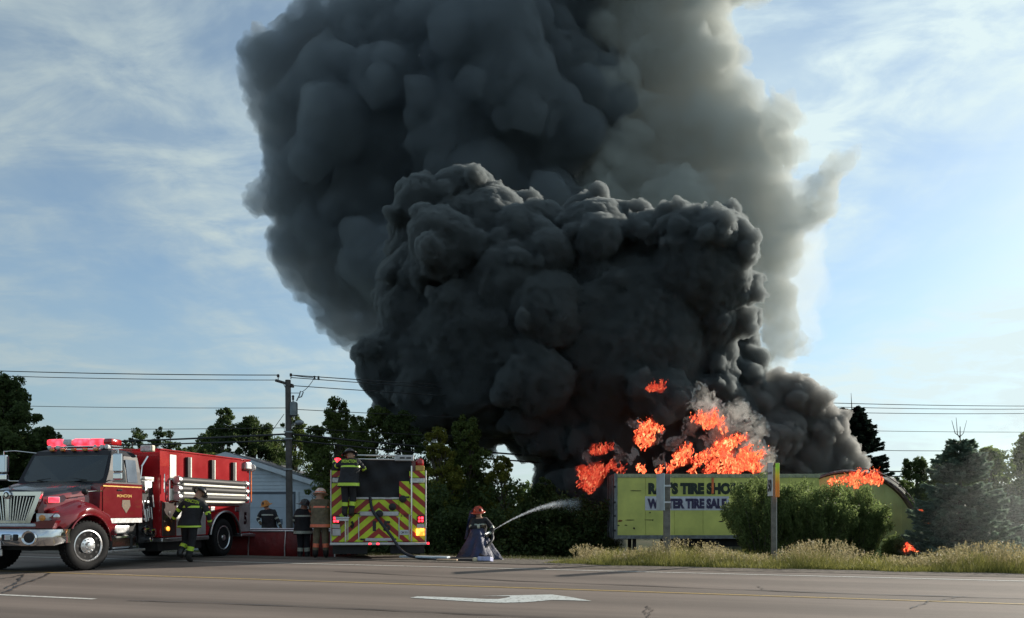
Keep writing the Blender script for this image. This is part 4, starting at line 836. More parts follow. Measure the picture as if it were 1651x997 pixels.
# ------------------------------------------------------------------ garage
def garage():
    d = 44.0; ridge = P(367, 732, d); eave = P(519, 782, d); g = gz(-14, d); hw = eave.x-ridge.x
    R = empty('garage', (ridge.x, d, g), 0, 'pale blue white gabled garage with a wide door behind the utility pole', 'garage')
    ze, zr = eave.z-g, ridge.z-g; W = mat('pale_siding', (.56, .63, .70), .6, 0, .06, 1.5); TR = mat('white_trim', (.62, .68, .74), .5, 0, .06, 3); SH = mat('grey_shingle', (.15, .16, .18), .9, 0, .3, 8, .02)
    w = hw-.28
    slope = (zr-ze)/hw
    m = MB(); m.prism([(-w, 0), (w, 0), (w, ze-.05), (0, ze-.05+w*slope), (-w, ze-.05)], 'Y', .04, 9); m.build('wall', W, R)
    k = int((zr)/.2)
    sb = None
    for i in range(k):
        z0 = i*.2; z1 = z0+.195; ww = w if z1 < ze-.05 else w-(z1-(ze-.05))/slope
        if ww < .4: break
        m = MB(); m.add([(-ww, .035, z1), (ww, .035, z1), (ww, .005, z0), (-ww, .005, z0), (-ww, .04, z0), (ww, .04, z0)], [(0, 1, 2, 3), (3, 2, 5, 4)]); m.build('siding_board', W, R)
    for s in (-1, 1):
        m = MB(); m.prism([(0, zr), (s*(hw+.1), ze-.1*slope), (s*(hw+.1), ze-.1*slope+.08), (0, zr+.08)], 'Y', -.30, 9.2); m.build('roof', SH, R)
        m = MB(); m.prism([(0, zr-.17), (s*(hw+.1), ze-.1*slope-.17), (s*(hw+.1), ze-.1*slope+.09), (0, zr+.09)], 'Y', -.335, -.301); m.build('fascia', TR, R)
        m = MB(); m.prism([(s*(w-.02), ze-.22), (s*(hw+.08), ze-.22), (s*(hw+.08), ze-.19), (s*(w-.02), ze-.19)], 'Y', -.3, 9); m.build('soffit', TR, R)
    def X(px): return P(px, 0, d).x-ridge.x
    def Z(py): return P(0, py, d).z-g
    x1 = X(473); m = MB(); m.box(x1-4.4, x1, -.02, .05, 0, Z(797)); dr = m.build('garage_door', mat('garage_door_white', (.46, .54, .64), .5, 0, .05, 2), R)
    for i in range(4):
        m = MB(); z0 = i*Z(797)/4+.03; m.box(x1-4.36, x1-.04, -.04, -.019, z0, z0+Z(797)/4-.05, None, .01); m.build('door_section', MATS['garage_door_white'], dr)
    m = MB(); m.box(x1-4.5, x1+.12, -.05, .0, Z(797), Z(793)); m.box(x1+.01, x1+.12, -.05, .0, 0, Z(797)); m.build('door_frame', mat('dark_trim', (.10, .12, .15), .6, 0, .1, 3), R)
    m = MB(); m.box(x1+.13, x1+.30, -.04, .0, 0, Z(793)); m.build('door_casing', TR, R)
    m = MB(); m.box(X(442), X(456), -.06, -.041, Z(846), Z(837)); m.build('notice', mat('grey_notice', (.14, .19, .26), .5, 0, .2, 8), dr)
    # lower wing to the right behind
    m = MB(); m.prism([(w, ze-.9), (w+.9, ze-.9), (w+.9, ze-.55), (w, ze-.1)], 'Y', 1.6, 8.5); m.build('side_roof', SH, R)
    m = MB(); m.box(w, w+.8, 1.8, 8.4, 0, ze-.9); m.build('side_wall', W, R)
garage()
# ------------------------------------------------------------------ road signs
WOOD = mat('weathered_post', (.17, .16, .14), .85, 0, .3, 5, .006, 40)
def gable_sign():
    d = 19.6; b = P(1075, 0, d); zt = P(0, 765, d).z
    R = empty('road_sign', (b.x, d, 0), 0, 'square grey post with a pale panel seen nearly edge on before the trailer', 'road sign')
    m = MB(); m.box(-.075, .075, -.075, .075, -.15, zt, None, .012); m.build('post', WOOD, R)
    m = MB(); M = T((-.13, .12, 0)) @ RZ(-84); m.box(-.32, .32, -.012, .012, zt-.88, zt+.02, M, .004); m.build('sign_panel', mat('pale_sign_face', (.44, .54, .58), .4, .2, .1, 3), R)
    m = MB(); m.box(-.10, .08, -.09, -.076, zt-.3, zt-.26); m.box(-.10, .08, -.09, -.076, zt-.7, zt-.66); m.build('bracket', ALU, R)
gable_sign()
def speed_sign():
    d = 19.4; b = P(1249, 0, d); zt = P(0, 800, d).z; s = d/F
    R = empty('speed_limit_sign', (b.x, d, 0), 0, 'speed sign reading 50 with an orange and lime panel, turned away beside the shrub', 'road sign')
    m = MB(); m.box(-.075, .02, -.06, .06, -.15, zt+.7, None, .01); m.m(1); m.box(.021, .04, -.05, .05, -.15, zt+.7); m.build('post', [WOOD, mat('post_edge', (.42, .42, .40), .5, .3, .1, 5)], R)
    M = T((-.09, .22, 0)) @ RZ(-94)
    z0, z1 = zt-.0, zt+.80
    m = MB(); m.box(-.01, .44, -.008, .008, z0, z1, M, .003); m.m(1); m.box(-.022, -.011, -.01, .01, z0-.01, z1+.01, M); p = m.build('sign_panel', [mat('sign_white', (.66, .67, .66), .4, 0, .06, 6), BLKM], R)
    text_mesh('sign_lettering', '50', .30, .34, BLKM, p, M @ T((.05, -.012, z0+.10)), .05)
    text_mesh('sign_lettering', 'MAXIMUM', .06, .34, BLKM, p, M @ T((.05, -.012, z0+.52)), .01)
    m = bpy.data.materials.new('lime_to_orange_sheeting'); m.use_nodes = True; nt = m.node_tree; N = nt.nodes.new; L = nt.links.new; bb = nt.nodes['Principled BSDF']
    tc = N('ShaderNodeTexCoord'); sx = N('ShaderNodeSeparateXYZ'); L(tc.outputs['Object'], sx.inputs[0]); mr = N('ShaderNodeMapRange'); L(sx.outputs[2], mr.inputs[0]); mr.inputs[1].default_value = z0; mr.inputs[2].default_value = z1
    r = N('ShaderNodeValToRGB'); L(mr.outputs[0], r.inputs[0]); e = r.color_ramp.elements; e[0].position = .35; e[0].color = (.85, .25, .02, 1); e[1].position = .85; e[1].color = (.45, .8, .05, 1); q = r.color_ramp.elements.new(.6); q.color = (.9, .6, .03, 1)
    L(r.outputs[0], bb.inputs['Base Color']); bb.inputs['Roughness'].default_value = .4
    m2 = MB(); m2.box(0, .09, -.01, .01, z0-.03, z1-.02, T((-.045, -.2, 0)) @ RZ(-30), .004); m2.build('lime_panel', m, R)
speed_sign()
#@@REST2
# ------------------------------------------------------------------ vegetation
def leaves(centers, radii, per, size, seed, aspect=.55, up=0.0, squash=.8):
    """leaf-sized folded blades scattered through clusters; returns vertex and face arrays (two triangles a leaf)"""
    g = np.random.default_rng(seed); C = np.repeat(np.array(centers), per, axis=0); Rr = np.repeat(np.array(radii), per)
    n = len(C); d = g.normal(size=(n, 3)); d /= np.linalg.norm(d, axis=1)[:, None]+1e-9; d[:, 2] *= squash
    p = C+d*(Rr*g.uniform(.25, 1.0, n)**.6)[:, None]
    a = g.normal(size=(n, 3)); a[:, 2] += up; a /= np.linalg.norm(a, axis=1)[:, None]; b = np.cross(a, g.normal(size=(n, 3))); b /= np.linalg.norm(b, axis=1)[:, None]+1e-9
    s = size*g.uniform(.6, 1.35, n)[:, None]; q = np.cross(a, b)*s*.12
    v = np.stack([p-a*s*.5, p+b*s*aspect*.5+q, p+a*s*.5, p-b*s*aspect*.5+q], axis=1).reshape(-1, 3)
    return v
def quad_obj(name, v, mt, parent, smooth=False):
    n = len(v)//4; li = np.arange(n*4); o = raw_mesh(name, [(v, li, np.arange(n)*4, np.full(n, 4), 0)], [mt]); o.parent = parent
    o.data.polygons.foreach_set('use_smooth', [False]*len(o.data.polygons)); return o
BARK = mat('bark', (.09, .075, .06), .9, 0, .3, 4, .02, 20)
LM = {'dark': leafmat('leaf_dark', (.035, .062, .022), (.11, .155, .05), .5), 'mid': leafmat('leaf_mid', (.055, .085, .024), (.17, .22, .06), .55),
      'yellow': leafmat('leaf_yellow_green', (.08, .10, .02), (.28, .28, .05), .55), 'bush': leafmat('leaf_willow', (.09, .13, .045), (.27, .34, .12), .62),
      'spruce': leafmat('spruce_needle', (.08, .12, .09), (.26, .34, .24), .5), 'black': leafmat('spruce_dark', (.012, .024, .018), (.035, .055, .035), .15)}
def tree(px, d, top_py, w_px, label, kind='mid', seed=0, name='deciduous_tree', n=150, per=80, size=.17, bare=.12, cr=.5, group=None, trunk=.13, lean=0.0, crown_lo=.18):
    r = random.Random(seed); b = P(px, 0, d); g = gz(b.x, d)-.05; top = P(0, top_py, d).z; H = top-g; W = w_px/F*d/2*1.22; n = int(n*1.3); per = int(per*1.35); size *= .82
    R = empty(name, (b.x, d, g), 0, label, 'tree', group)
    m = MB(); pts = []; x = y = 0
    for i in range(8):
        t = i/7; pts.append((x+lean*t*t, y, H*.93*t)); x += r.uniform(-.1, .1)*H*.05; y += r.uniform(-.1, .1)*H*.05
    m.tube(pts, [trunk*(1-.86*i/7)*H/6 for i in range(8)], 7); m.build('trunk', BARK, R, smooth=True)
    cs, rs = [], []; mb = MB()
    lobes = [(Vector((lean*.9+r.uniform(-.15, .15)*W, 0, H*.86)), W*.34, H*.14)]; nl = 7
    for k in range(nl):
        t = crown_lo+.10+(.66-crown_lo)*k/(nl-1)+r.uniform(-.04, .04); a = k*2.4+r.uniform(-.5, .5); q = W*r.uniform(.28, .62)*(1.1-.5*t)
        lobes.append((Vector((q*math.cos(a)+lean*t*t, q*math.sin(a)*.7, H*t)), W*r.uniform(.36, .58)*(1.15-.45*t), H*r.uniform(.10, .19)))
    for k in range(n):
        c0, lw, lh = lobes[r.randrange(len(lobes))] if r.random() < .86 else lobes[0]
        a = r.uniform(0, 2*math.pi); e = math.asin(r.uniform(-.8, 1)); q = r.uniform(.35, 1.05)**.6
        c = c0+Vector((lw*q*math.cos(a)*math.cos(e), lw*.85*q*math.sin(a)*math.cos(e), lh*q*math.sin(e))); c.z = min(c.z, H*.985)
        t = max(.05, min(.95, c.z/H)); i = min(6, int(t*.8*7)); base = Vector(pts[i]); cs.append(c[:]); rs.append(cr*r.uniform(.35, 1.05)*(1.1-.45*t))
        if k % 5 == 0:
            mid = base.lerp(c, .5)+Vector((0, 0, -.1)); mb.tube([base, mid, c], [.035*H/6, .022, .008], 4, cap=False)
    mb.build('branch', BARK, R)
    v = leaves(cs, rs, per, size, seed+50); quad_obj('crown', v, LM[kind], R); return R
GB = 'trees along the back of the lot'
tree(20, 40, 606, 150, 'tall dark leafy tree behind the long nosed fire engine cab at the left edge', 'dark', 1, n=230, per=120, size=.2, cr=.62)
tree(-70, 37, 640, 210, 'broad dark leafy tree left of the tall one at the left edge', 'dark', 2, n=200, per=110, size=.2, cr=.7)
tree(70, 38.5, 690, 120, 'lower dark tree whose branch reaches towards the red roof bar', 'dark', 3, n=150, per=110, size=.2, cr=.5, crown_lo=.05)
tree(215, 52, 690, 95, 'thin distant tree just right of the red roof bar', 'dark', 4, n=80, per=60, size=.2, cr=.45)
tree(272, 54, 686, 90, 'thin distant tree with bare twigs above the red hose body', 'dark', 5, n=90, per=55, size=.2, cr=.42, crown_lo=.1)
tree(305, 58, 715, 90, 'low dark tree above the front end of the red hose body', 'dark', 6, n=90, per=90, size=.22, cr=.5, crown_lo=.05)
tree(362, 50, 658, 75, 'narrow tree rising above the garage ridge', 'dark', 7, n=120, per=80, size=.2, cr=.5)
tree(412, 51, 672, 110, 'rounded dark tree left of the utility pole', 'dark', 8, n=170, per=110, size=.2, cr=.6, crown_lo=.05)
tree(478, 50, 668, 90, 'loose leafy tree directly behind the utility pole', 'mid', 9, n=120, per=60, size=.19, cr=.45)
tree(545, 40, 641, 85, 'tall pointed loose tree behind the firefighter who stands on the engine step', 'mid', 10, n=150, per=60, size=.15, cr=.4)
tree(600, 42, 655, 110, 'spreading tree behind the left side of the chevron engine', 'mid', 11, n=190, per=70, size=.16, cr=.45, crown_lo=.1)
tree(655, 41, 662, 110, 'spreading tree above the right beacon of the chevron engine', 'dark', 12, n=200, per=75, size=.16, cr=.45, crown_lo=.08)
tree(712, 38, 690, 90, 'yellowing bushy tree standing right beside the chevron engine', 'yellow', 13, n=150, per=80, size=.13, cr=.36, crown_lo=.02)
tree(757, 40, 668, 105, 'leafy tree above and behind the crouched firefighter', 'mid', 14, n=190, per=70, size=.15, cr=.42, crown_lo=.05)
tree(806, 38.5, 735, 80, 'yellow green tree between the crouched firefighter and the smoke', 'yellow', 15, n=110, per=70, size=.13, cr=.36, crown_lo=.04)
tree(880, 40, 772, 90, 'small dark tree below the left edge of the smoke near the trailer', 'dark', 16, n=110, per=110, size=.15, cr=.45, crown_lo=.02)
tree(940, 43, 800, 90, 'low dark tree right beside the trailer end wall', 'dark', 17, n=110, per=110, size=.15, cr=.45, crown_lo=.0)
tree(1478, 46, 738, 95, 'dark leafy tree behind the right foot of the arched shed', 'dark', 18, n=120, per=90, size=.16, cr=.5, crown_lo=.0)
tree(1530, 40, 738, 100, 'grey green tree behind the top of the young spruce', 'mid', 19, n=140, per=90, size=.15, cr=.5, crown_lo=.0)
tree(1598, 38, 722, 100, 'pale loose tree behind the right side of the young spruce', 'bush', 20, n=150, per=80, size=.14, cr=.45, crown_lo=.0)
tree(1665, 36, 700, 100, 'pale leafy tree at the right edge', 'bush', 21, n=150, per=80, size=.14, cr=.45, crown_lo=.0)
tree(1690, 34, 640, 90, 'tall thin birch whose twigs enter at the right edge', 'mid', 22, n=80, per=30, size=.12, cr=.4, crown_lo=.35)
tree(332, 53, 690, 90, 'low leafy tree just left of the narrow tree above the garage ridge', 'mid', 51, n=140, per=90, size=.18, cr=.5, crown_lo=.02)
tree(440, 52, 690, 110, 'leafy tree filling the gap just left of the utility pole', 'mid', 52, n=150, per=90, size=.18, cr=.5, crown_lo=.02)
tree(512, 46, 688, 95, 'low bushy tree between the utility pole and the chevron engine', 'mid', 53, n=150, per=90, size=.16, cr=.48, crown_lo=.02)
tree(575, 47, 672, 110, 'dense tree behind the step firefighter, right of the pointed loose tree', 'mid', 54, n=170, per=90, size=.16, cr=.48, crown_lo=.02)
tree(735, 44, 678, 110, 'green tree rising behind the yellowing bushy tree', 'mid', 55, n=170, per=90, size=.16, cr=.45, crown_lo=.02)
# undergrowth: one mass that nobody could count
def undergrowth():
    g = np.random.default_rng(5); cs, rs = [], []
    for (p0, p1, d0, d1, top, n) in ((-120, 330, 41, 50, 790, 150), (330, 700, 46, 52, 770, 170), (560, 830, 36, 42, 790, 190), (820, 985, 37.5, 43, 812, 130), (1515, 1760, 33, 42, 790, 190), (1500, 1800, 36, 43, 745, 170)):
        for i in range(n):
            px = g.uniform(p0, p1); d = g.uniform(d0, d1); x = (px-CX)/F*d; zt = EYE+(HY-top)/F*d; z0 = gz(x, d); z = g.uniform(z0, zt)
            cs.append((x, d, z)); rs.append(g.uniform(.45, .95))
    v = leaves(cs, rs, 150, .19, 77); o = quad_obj('undergrowth', v, LM['dark'], None); tag(o, 'dark tangled undergrowth below the trees', None, None, 'stuff')
undergrowth()
def treeline():
    g = np.random.default_rng(15); cs, rs = [], []
    for i in range(900):
        x = g.uniform(-120, 130); y = 74+g.uniform(-3, 8)+abs(x)*.05; h = 3.2+1.2*math.sin(x*.21)+.8*math.sin(x*.7+1)
        cs.append((x, y, g.uniform(-1, h))); rs.append(g.uniform(.8, 1.5))
    v = leaves(cs, rs, 70, .55, 78); o = quad_obj('treeline', v, LM['dark'], None); tag(o, 'distant dark treeline closing the view behind everything', None, None, 'stuff')
treeline()
def shrub(px, d, top_py, w_px, label, seed, kind='bush'):
    r = random.Random(seed); b = P(px, 0, d); g = gz(b.x, d)-.03; H = P(0, top_py, d).z-g; W = w_px/F*d/2
    R = empty('willow_shrub', (b.x, d, g), 0, label, 'shrub', 'willow shrubs in front of the trailer'); m = MB(); ps = []
    for k in range(110):
        a = r.uniform(0, 2*math.pi); s = math.sqrt(r.random()); ex, ey = W*s*math.cos(a), W*.8*s*math.sin(a); h = H*(1-.30*s*s)*r.uniform(.70, 1.08)
        pts = [(ex*.25, ey*.25, 0), (ex*.6, ey*.6, h*.45), (ex*.9, ey*.9, h*.8), (ex*1.04, ey*1.04, h)]
        m.tube(pts, [.018, .012, .007, .003], 3, cap=False)
        for j in range(30):
            t = r.uniform(.08, 1.0)**.8; i = min(2, int(t*3)); f = t*3-i; p = Vector(pts[i]).lerp(Vector(pts[i+1]), f); ps.append(p[:])
    m.build('stem', BARK, R)
    v = leaves(ps, [.15]*len(ps), 7, .12, seed, aspect=.28, up=.9, squash=1.2); quad_obj('foliage', v, LM[kind], R); return R
shrub(1232, 26.5, 768, 130, 'willow shrub directly behind the speed sign, leftmost of the row', 31)
shrub(1318, 26.2, 776, 130, 'willow shrub right of the speed sign, in the middle of the row', 32)
shrub(1385, 26.8, 784, 96, 'willow shrub in front of the arched shed, rightmost of the row', 33)
shrub(1450, 27.6, 868, 50, 'low shrub below the right foot of the arched shed beside the ground flames', 34)
def spruce(px, d, top_py, w_px, label, kind='spruce', seed=0, twig=True, lean=0.0, whorls=22, dens=1.0, name='spruce_tree', base_py=None):
    r = random.Random(seed); b = P(px, 0, d); g = gz(b.x, d)-.05; H = P(0, top_py, d).z-g; W = w_px/F*d/2
    R = empty(name, (b.x, d, g), 0, label, 'tree'); m = MB(); m.tube([(0, 0, 0), (lean*.3, 0, H*.5), (lean, 0, H)], [.09*H/4, .05*H/4, .010], 7); m.build('trunk', BARK, R, smooth=True)
    mb = MB(); A, B, S = [], [], []
    for k in range(whorls):
        t = .04+.84*k/(whorls-1); L = W*(1-t)**.8*1.08+.05; nb = 9 if t < .8 else 6
        for j in range(nb):
            a = 2*math.pi*(j+r.random()*.7)/nb+k; l = L*r.uniform(.7, 1.1); z = H*t; dr = -.10*l if t < .6 else .25*l; x0 = lean*t
            p0 = Vector((x0, 0, z)); p1 = Vector((x0+math.cos(a)*l*.6, math.sin(a)*l*.6, z+dr*.6)); p2 = Vector((x0+math.cos(a)*l, math.sin(a)*l, z+dr*.55+.12*l))
            mb.tube([p0, p1, p2], [.015, .009, .003], 3, cap=False)
            nn = int((40+70*l)*dens)
            for q in range(nn):
                f = r.uniform(.08, 1)**.75; p = p0.lerp(p1, f*2) if f < .5 else p1.lerp(p2, f*2-1); w = .26*l*(1.1-f)+.05
                off = Vector((-math.sin(a), math.cos(a), 0))*r.uniform(-w, w)+Vector((0, 0, r.uniform(-.07, .03)))
                A.append((p+off)[:]); dd = (Vector((math.cos(a), math.sin(a), .1))+off.normalized()*.8 if off.length > 0 else Vector((1, 0, 0))).normalized(); B.append(dd[:]); S.append(r.uniform(.07, .15)*(1+.25*H/6)**(1 if H < 8 else 2.3))
    if twig:
        z = H*.985; base = Vector((lean, 0, H*.80)); top = Vector((lean, 0, H))
        for (dx, dz, l0) in ((-.24, .95, .93), (.24, .95, .93), (-.10, 1.02, .92), (.34, .72, .86), (-.36, .70, .85)):
            p0 = Vector((lean, 0, H*l0)); mb.tube([p0, p0+Vector((dx*.55, .05, .05*H*.5)), p0+Vector((dx, .05, (dz-.68)*H*.42 if dz > .8 else .03))], [.014, .012, .006], 4, cap=False)
    mb.build('branch', BARK, R)
    A, B, S = np.array(A), np.array(B), np.array(S)[:, None]; g_ = np.random.default_rng(seed); c = np.cross(B, g_.normal(size=B.shape)); c /= np.linalg.norm(c, axis=1)[:, None]
    v = np.stack([A-B*S*.5, A+c*S*.22, A+B*S*.6, A-c*S*.22], axis=1).reshape(-1, 3); quad_obj('needles', v, LM[kind], R); return R
spruce(1548, 25.8, 688, 190, 'young grey green spruce with bare forked leader, beside the arched shed', 'spruce', 41, whorls=24, dens=2.2)
spruce(1625, 28, 790, 170, 'smaller grey green spruce at the right edge beyond the young forked one', 'spruce', 42, False, whorls=18, dens=2)
spruce(1380, 50, 634, 175, 'tall black spruce half hidden behind the low smoke at its left', 'black', 43, False, lean=-.3, whorls=40, dens=3.4)
# ------------------------------------------------------------------ verge grass
def grass():
    g = np.random.default_rng(9)
    def blades(u, v, h, w, bend, seed, seg=3):
        n = len(u); x = u*CA+v*SA_; y = -u*SA_+v*CA; z = np.interp(v, [-500, 18.4, 24, 32, 46], [0, 0, -.22, -.85, -1.0]); q = g.uniform(0, 2*np.pi, n); bx, by = np.cos(q)*bend*h, np.sin(q)*bend*h
        a = g.uniform(0, np.pi, n); wx, wy = np.cos(a)*w/2, np.sin(a)*w/2; V = []
        for s in range(seg+1):
            t = s/seg; k = 1-.85*t; V += [np.stack([x+bx*t*t-wx*k, y+by*t*t-wy*k, z+h*t*(1-.15*bend*t)], 1), np.stack([x+bx*t*t+wx*k, y+by*t*t+wy*k, z+h*t*(1-.15*bend*t)], 1)]
        V = np.stack(V, axis=1).reshape(-1, 3); k = 2*(seg+1); f = []
        idx = np.arange(n)[:, None]*k; F_ = np.concatenate([idx+np.array([2*s, 2*s+1, 2*s+3, 2*s+2]) for s in range(seg)], axis=1).reshape(-1)
        return V, F_
    def obj(name, V, F_, mt, label):
        nf = len(F_)//4; o = raw_mesh(name, [(V, F_, np.arange(nf)*4, np.full(nf, 4), 0)], [mt]); o.data.polygons.foreach_set('use_smooth', [False]*len(o.data.polygons)); return tag(o, label, None, None, 'stuff')
    n = 52000; u = g.uniform(-5.6, 19, n); u = np.where(g.random(n) < .1, g.uniform(18, 40, n), u); v = 18.35+np.abs(g.normal(0, 1.0, n))*1.15+.14*np.sin(u*2.1)+.1*np.sin(u*5.3)
    cl = .65+.5*np.sin(u*1.3+2)*np.sin(u*.47)+.25*np.sin(u*4.1)
    h = (.10+.24*np.clip((v-18.3)/1.2, 0, 1)*np.clip(cl+.4, .5, 1.4))*g.uniform(.5, 1.25, n)*np.clip((u+5.9)/1.5, .25, 1)
    V, F_ = blades(u, v, h, .010, .45, 1); obj('verge_grass', V, F_, leafmat('grass_blades', (.09, .11, .022), (.38, .35, .11), .5), 'tufts of green and straw coloured grass along the road edge')
    n = 15000; u = g.uniform(-5.0, 21, n); v = 18.9+g.uniform(0, 2.6, n); cl = np.clip(.55+.5*np.sin(u*2.3+1)*np.sin(u*.8)+.3*np.sin(u*6.1), .1, 1.2); keep = g.random(n) < cl; u, v = u[keep], v[keep]
    n = len(u); h = g.uniform(.30, .74, n)*(.72+.28*np.sin(u*1.9)); V, F_ = blades(u, v, h, .008, .25, 2, 4)
    o1 = (V, F_); x = V.reshape(n, -1, 3)[:, -1]; # seed heads
    hd = []; g2 = np.random.default_rng(3); reps = 6
    P0 = np.repeat(x, reps, axis=0)+np.stack([g2.normal(0, .012, n*reps), g2.normal(0, .012, n*reps), -g2.uniform(0, .13, n*reps)], 1)
    s = g2.uniform(.012, .028, n*reps)[:, None]; a = g2.normal(size=(n*reps, 3)); a[:, 2] += 1.5; a /= np.linalg.norm(a, axis=1)[:, None]; b = np.cross(a, g2.normal(size=a.shape)); b /= np.linalg.norm(b, axis=1)[:, None]
    W = np.stack([P0-a*s, P0+b*s*.5, P0+a*s, P0-b*s*.5], 1).reshape(-1, 3); Fw = np.arange(len(W))+len(V)
    obj('seeding_grass', np.concatenate([V, W]), np.concatenate([F_, Fw]), leafmat('straw', (.20, .17, .07), (.52, .44, .26), .45), 'tall dry grass with pale seed heads on the verge')
    n = 20000; u = g.uniform(-30, -4, n); v = 21.5+g.uniform(0, 10, n); V, F_ = blades(u, v, g.uniform(.04, .14, n), .01, .5, 4); obj('lot_grass', V, F_, leafmat('weeds', (.05, .07, .02), (.16, .16, .06), .3), 'short weeds on the lot behind the engines')
grass()
# ------------------------------------------------------------------ utility pole and wires
def pole():
    d = 38; b = P(466, 0, d); g = gz(b.x, d); top = P(0, 613, d).z; R = empty('utility_pole', (b.x, d, g-.1), 0, 'weathered wooden utility pole with crossarm and transformer in front of the garage', 'utility pole')
    h = top-g+.1; PW = mat('pole_wood', (.10, .09, .085), .9, 0, .25, 3, .01, 30); ST = mat('galvanised_steel', (.30, .32, .34), .5, .5, .2, 8)
    def Z(py): return P(0, py, d).z-g+.1
    def X(px): return P(px, 0, d).x-b.x
    m = MB(); m.tube([(0.04, 0, 0), (0, 0, h*.5), (-.05, 0, h)], [.17, .155, .13], 14); m.build('shaft', PW, R, smooth=True)
    m = MB(); m.tube([(X(446), -.22, Z(614.5)), (X(472), .1, Z(621.5))], .07, 6); ca = m.build('crossarm', PW, R)
    m = MB(); m.tube([(X(447)+.3, -.1, Z(618)), (-.05, -.05, Z(633))], .02, 5); m.build('arm_brace', ST, R)
    for (px, py) in ((449.5, 607.5), (469, 605.5)):
        m = MB(); m.lathe([(.02, -.18), (.02, -.05), (.07, -.04), (.05, 0), (.075, .02), (.05, .05), (.06, .08), (.02, .1)], 12, T((X(px), -.1 if px < 460 else 0, Z(py)))); m.build('insulator', mat('brown_porcelain', (.05, .03, .025), .3, 0, .2, 10), R, smooth=True)
    m = MB(); m.lathe([(.02, -.1), (.08, -.09), (.085, 0), (.04, .05)], 12, T((X(471.5), 0, Z(622)))); m.build('insulator', MATS['brown_porcelain'], R, smooth=True)
    m = MB(); cx = X(474); z0, z1 = Z(672), Z(649); m.lathe([(.10, z0), (.17, z0+.04), (.185, z0+.05), (.185, z1-.06), (.15, z1), (.05, z1+.03)], 18, T((cx, -.05, 0))); tf = m.build('transformer', mat('transformer_grey', (.17, .20, .21), .5, .2, .15, 4), R, smooth=True)
    m = MB(); m.lathe([(.03, 0), (.03, .10), (.06, .11), (.04, .15), (.06, .19), (.04, .23), (.07, .27), (.03, .33)], 12, T((cx-.03, -.05, z1))); m.build('bushing', MATS['brown_porcelain'], tf, smooth=True)
    m = MB(); m.box(cx-.35, cx, -.08, 0, z1-.2, z1-.14); m.build('transformer_bracket', ST, tf)
    m = MB(); m.tube([(0, 0, Z(634)), (X(484), 0, Z(634))], .018, 5); m.build('switch_arm', ST, R)
    m = MB(); m.tube([(X(478), 0, Z(647)), (X(482.5), 0, Z(638)), (X(484.5), 0, Z(631)), (X(489), 0, Z(632.5)), (X(486), 0, Z(640)), (X(482), 0, Z(641))], .03, 6); m.build('fuse_switch', ST, R)
    m = MB(); m.tube([(0, 0, Z(690)), (X(474), -.02, Z(683)), (X(480), -.02, Z(682))], .035, 6); m.build('lamp_arm', ST, R)
    m = MB(); m.lathe([(.05, -.2), (.12, -.1), (.12, .1), (.05, .2)], 12, T((X(483), -.02, Z(681.5))), 'X'); m.build('street_lamp_head', ST, R, smooth=True)
    for z in (Z(757), Z(697), Z(708)):
        m = MB(); m.box(-.20, .20, -.19, -.14, z-.03, z+.03); m.build('clamp', ST, R)
pole()
WIRE = mat('wire_black', (.02, .02, .022), .6, 0, .1, 3)
A0 = P(466, 0, 38)
def wire(p0, p1, sag, r, label, n=28):
    m = MB(); pts = []
    for i in range(n+1):
        t = i/n; p = Vector(p0).lerp(Vector(p1), t); p.z -= 4*sag*t*(1-t); pts.append(p)
    m.tube(pts, r, 5, cap=False); tag(m.build('power_line', WIRE), label, 'cable', 'wires strung from the utility pole')
def rz(py, px=1651):      # far end on the right: the next pole stands past the frame
    s = .833; d = 38+22*s; return EYE+(HY-py)/F*d
def lz(py, px=0):
    d = 40.7; return EYE+(HY-py)/F*d
def span_r(py0, px0, py1, sag, r, label):
    p0 = P(px0, py0, 38); z1 = rz(py1); t = .833; # height at t includes the sag
    ze = (z1+4*sag*t*(1-t)-p0.z*(1-t))/t; wire(p0, (45, 60, ze), sag, r, label)
def span_l(py0, px0, py1, sag, r, label):
    p0 = P(px0, py0, 38); z1 = lz(py1); t = .388; ze = (z1+4*sag*t*(1-t)-p0.z*(1-t))/t; wire(p0, (-50, 45, ze), sag, r, label)
span_r(605, 469, 655, .5, .022, 'highest wire running right from the pole top insulator')
span_r(609, 469, 660, .6, .02, 'second highest wire running right from the pole, just below the highest')
span_r(622, 471, 667, .6, .02, 'third wire running right, from the insulator under the crossarm')
span_r(660, 470, 697, .4, .016, 'thin wire running right from beside the transformer')
span_r(690, 470, 727, .5, .02, 'single wire running right well above the thick cables')
span_r(700, 468, 758, 1.0, .045, 'upper of two thick black cables sagging right past the chevron engine')
span_r(710, 468, 764, 1.1, .04, 'lower of two thick black cables sagging right past the chevron engine')
span_l(605, 449, 598, .35, .022, 'highest wire running left from the crossarm insulator')
span_l(613, 447, 606, .35, .018, 'second wire running left just below the highest')
span_l(658, 460, 654, .3, .014, 'thin wire running left from beside the transformer')
span_l(690, 464, 692, .25, .016, 'single wire running left above the red roof bar')
span_l(700, 464, 718, .3, .045, 'upper thick black cable running left behind the red roof bar')
span_l(710, 464, 722, .25, .035, 'lower thick black cable running left behind the red roof bar')
wire(P(470, 605, 38), P(505, 609, 38.3), .02, .02, 'short jumper wire from the pole top to the hanging splice')
wire(P(506, 611, 38.3), P(487, 632, 38), .08, .014, 'slack jumper wire dropping from the splice to the fuse switch')
wire(P(458, 668, 38), P(435, 700, 38.6), .0, .014, 'short slanting guy wire at the left of the pole')
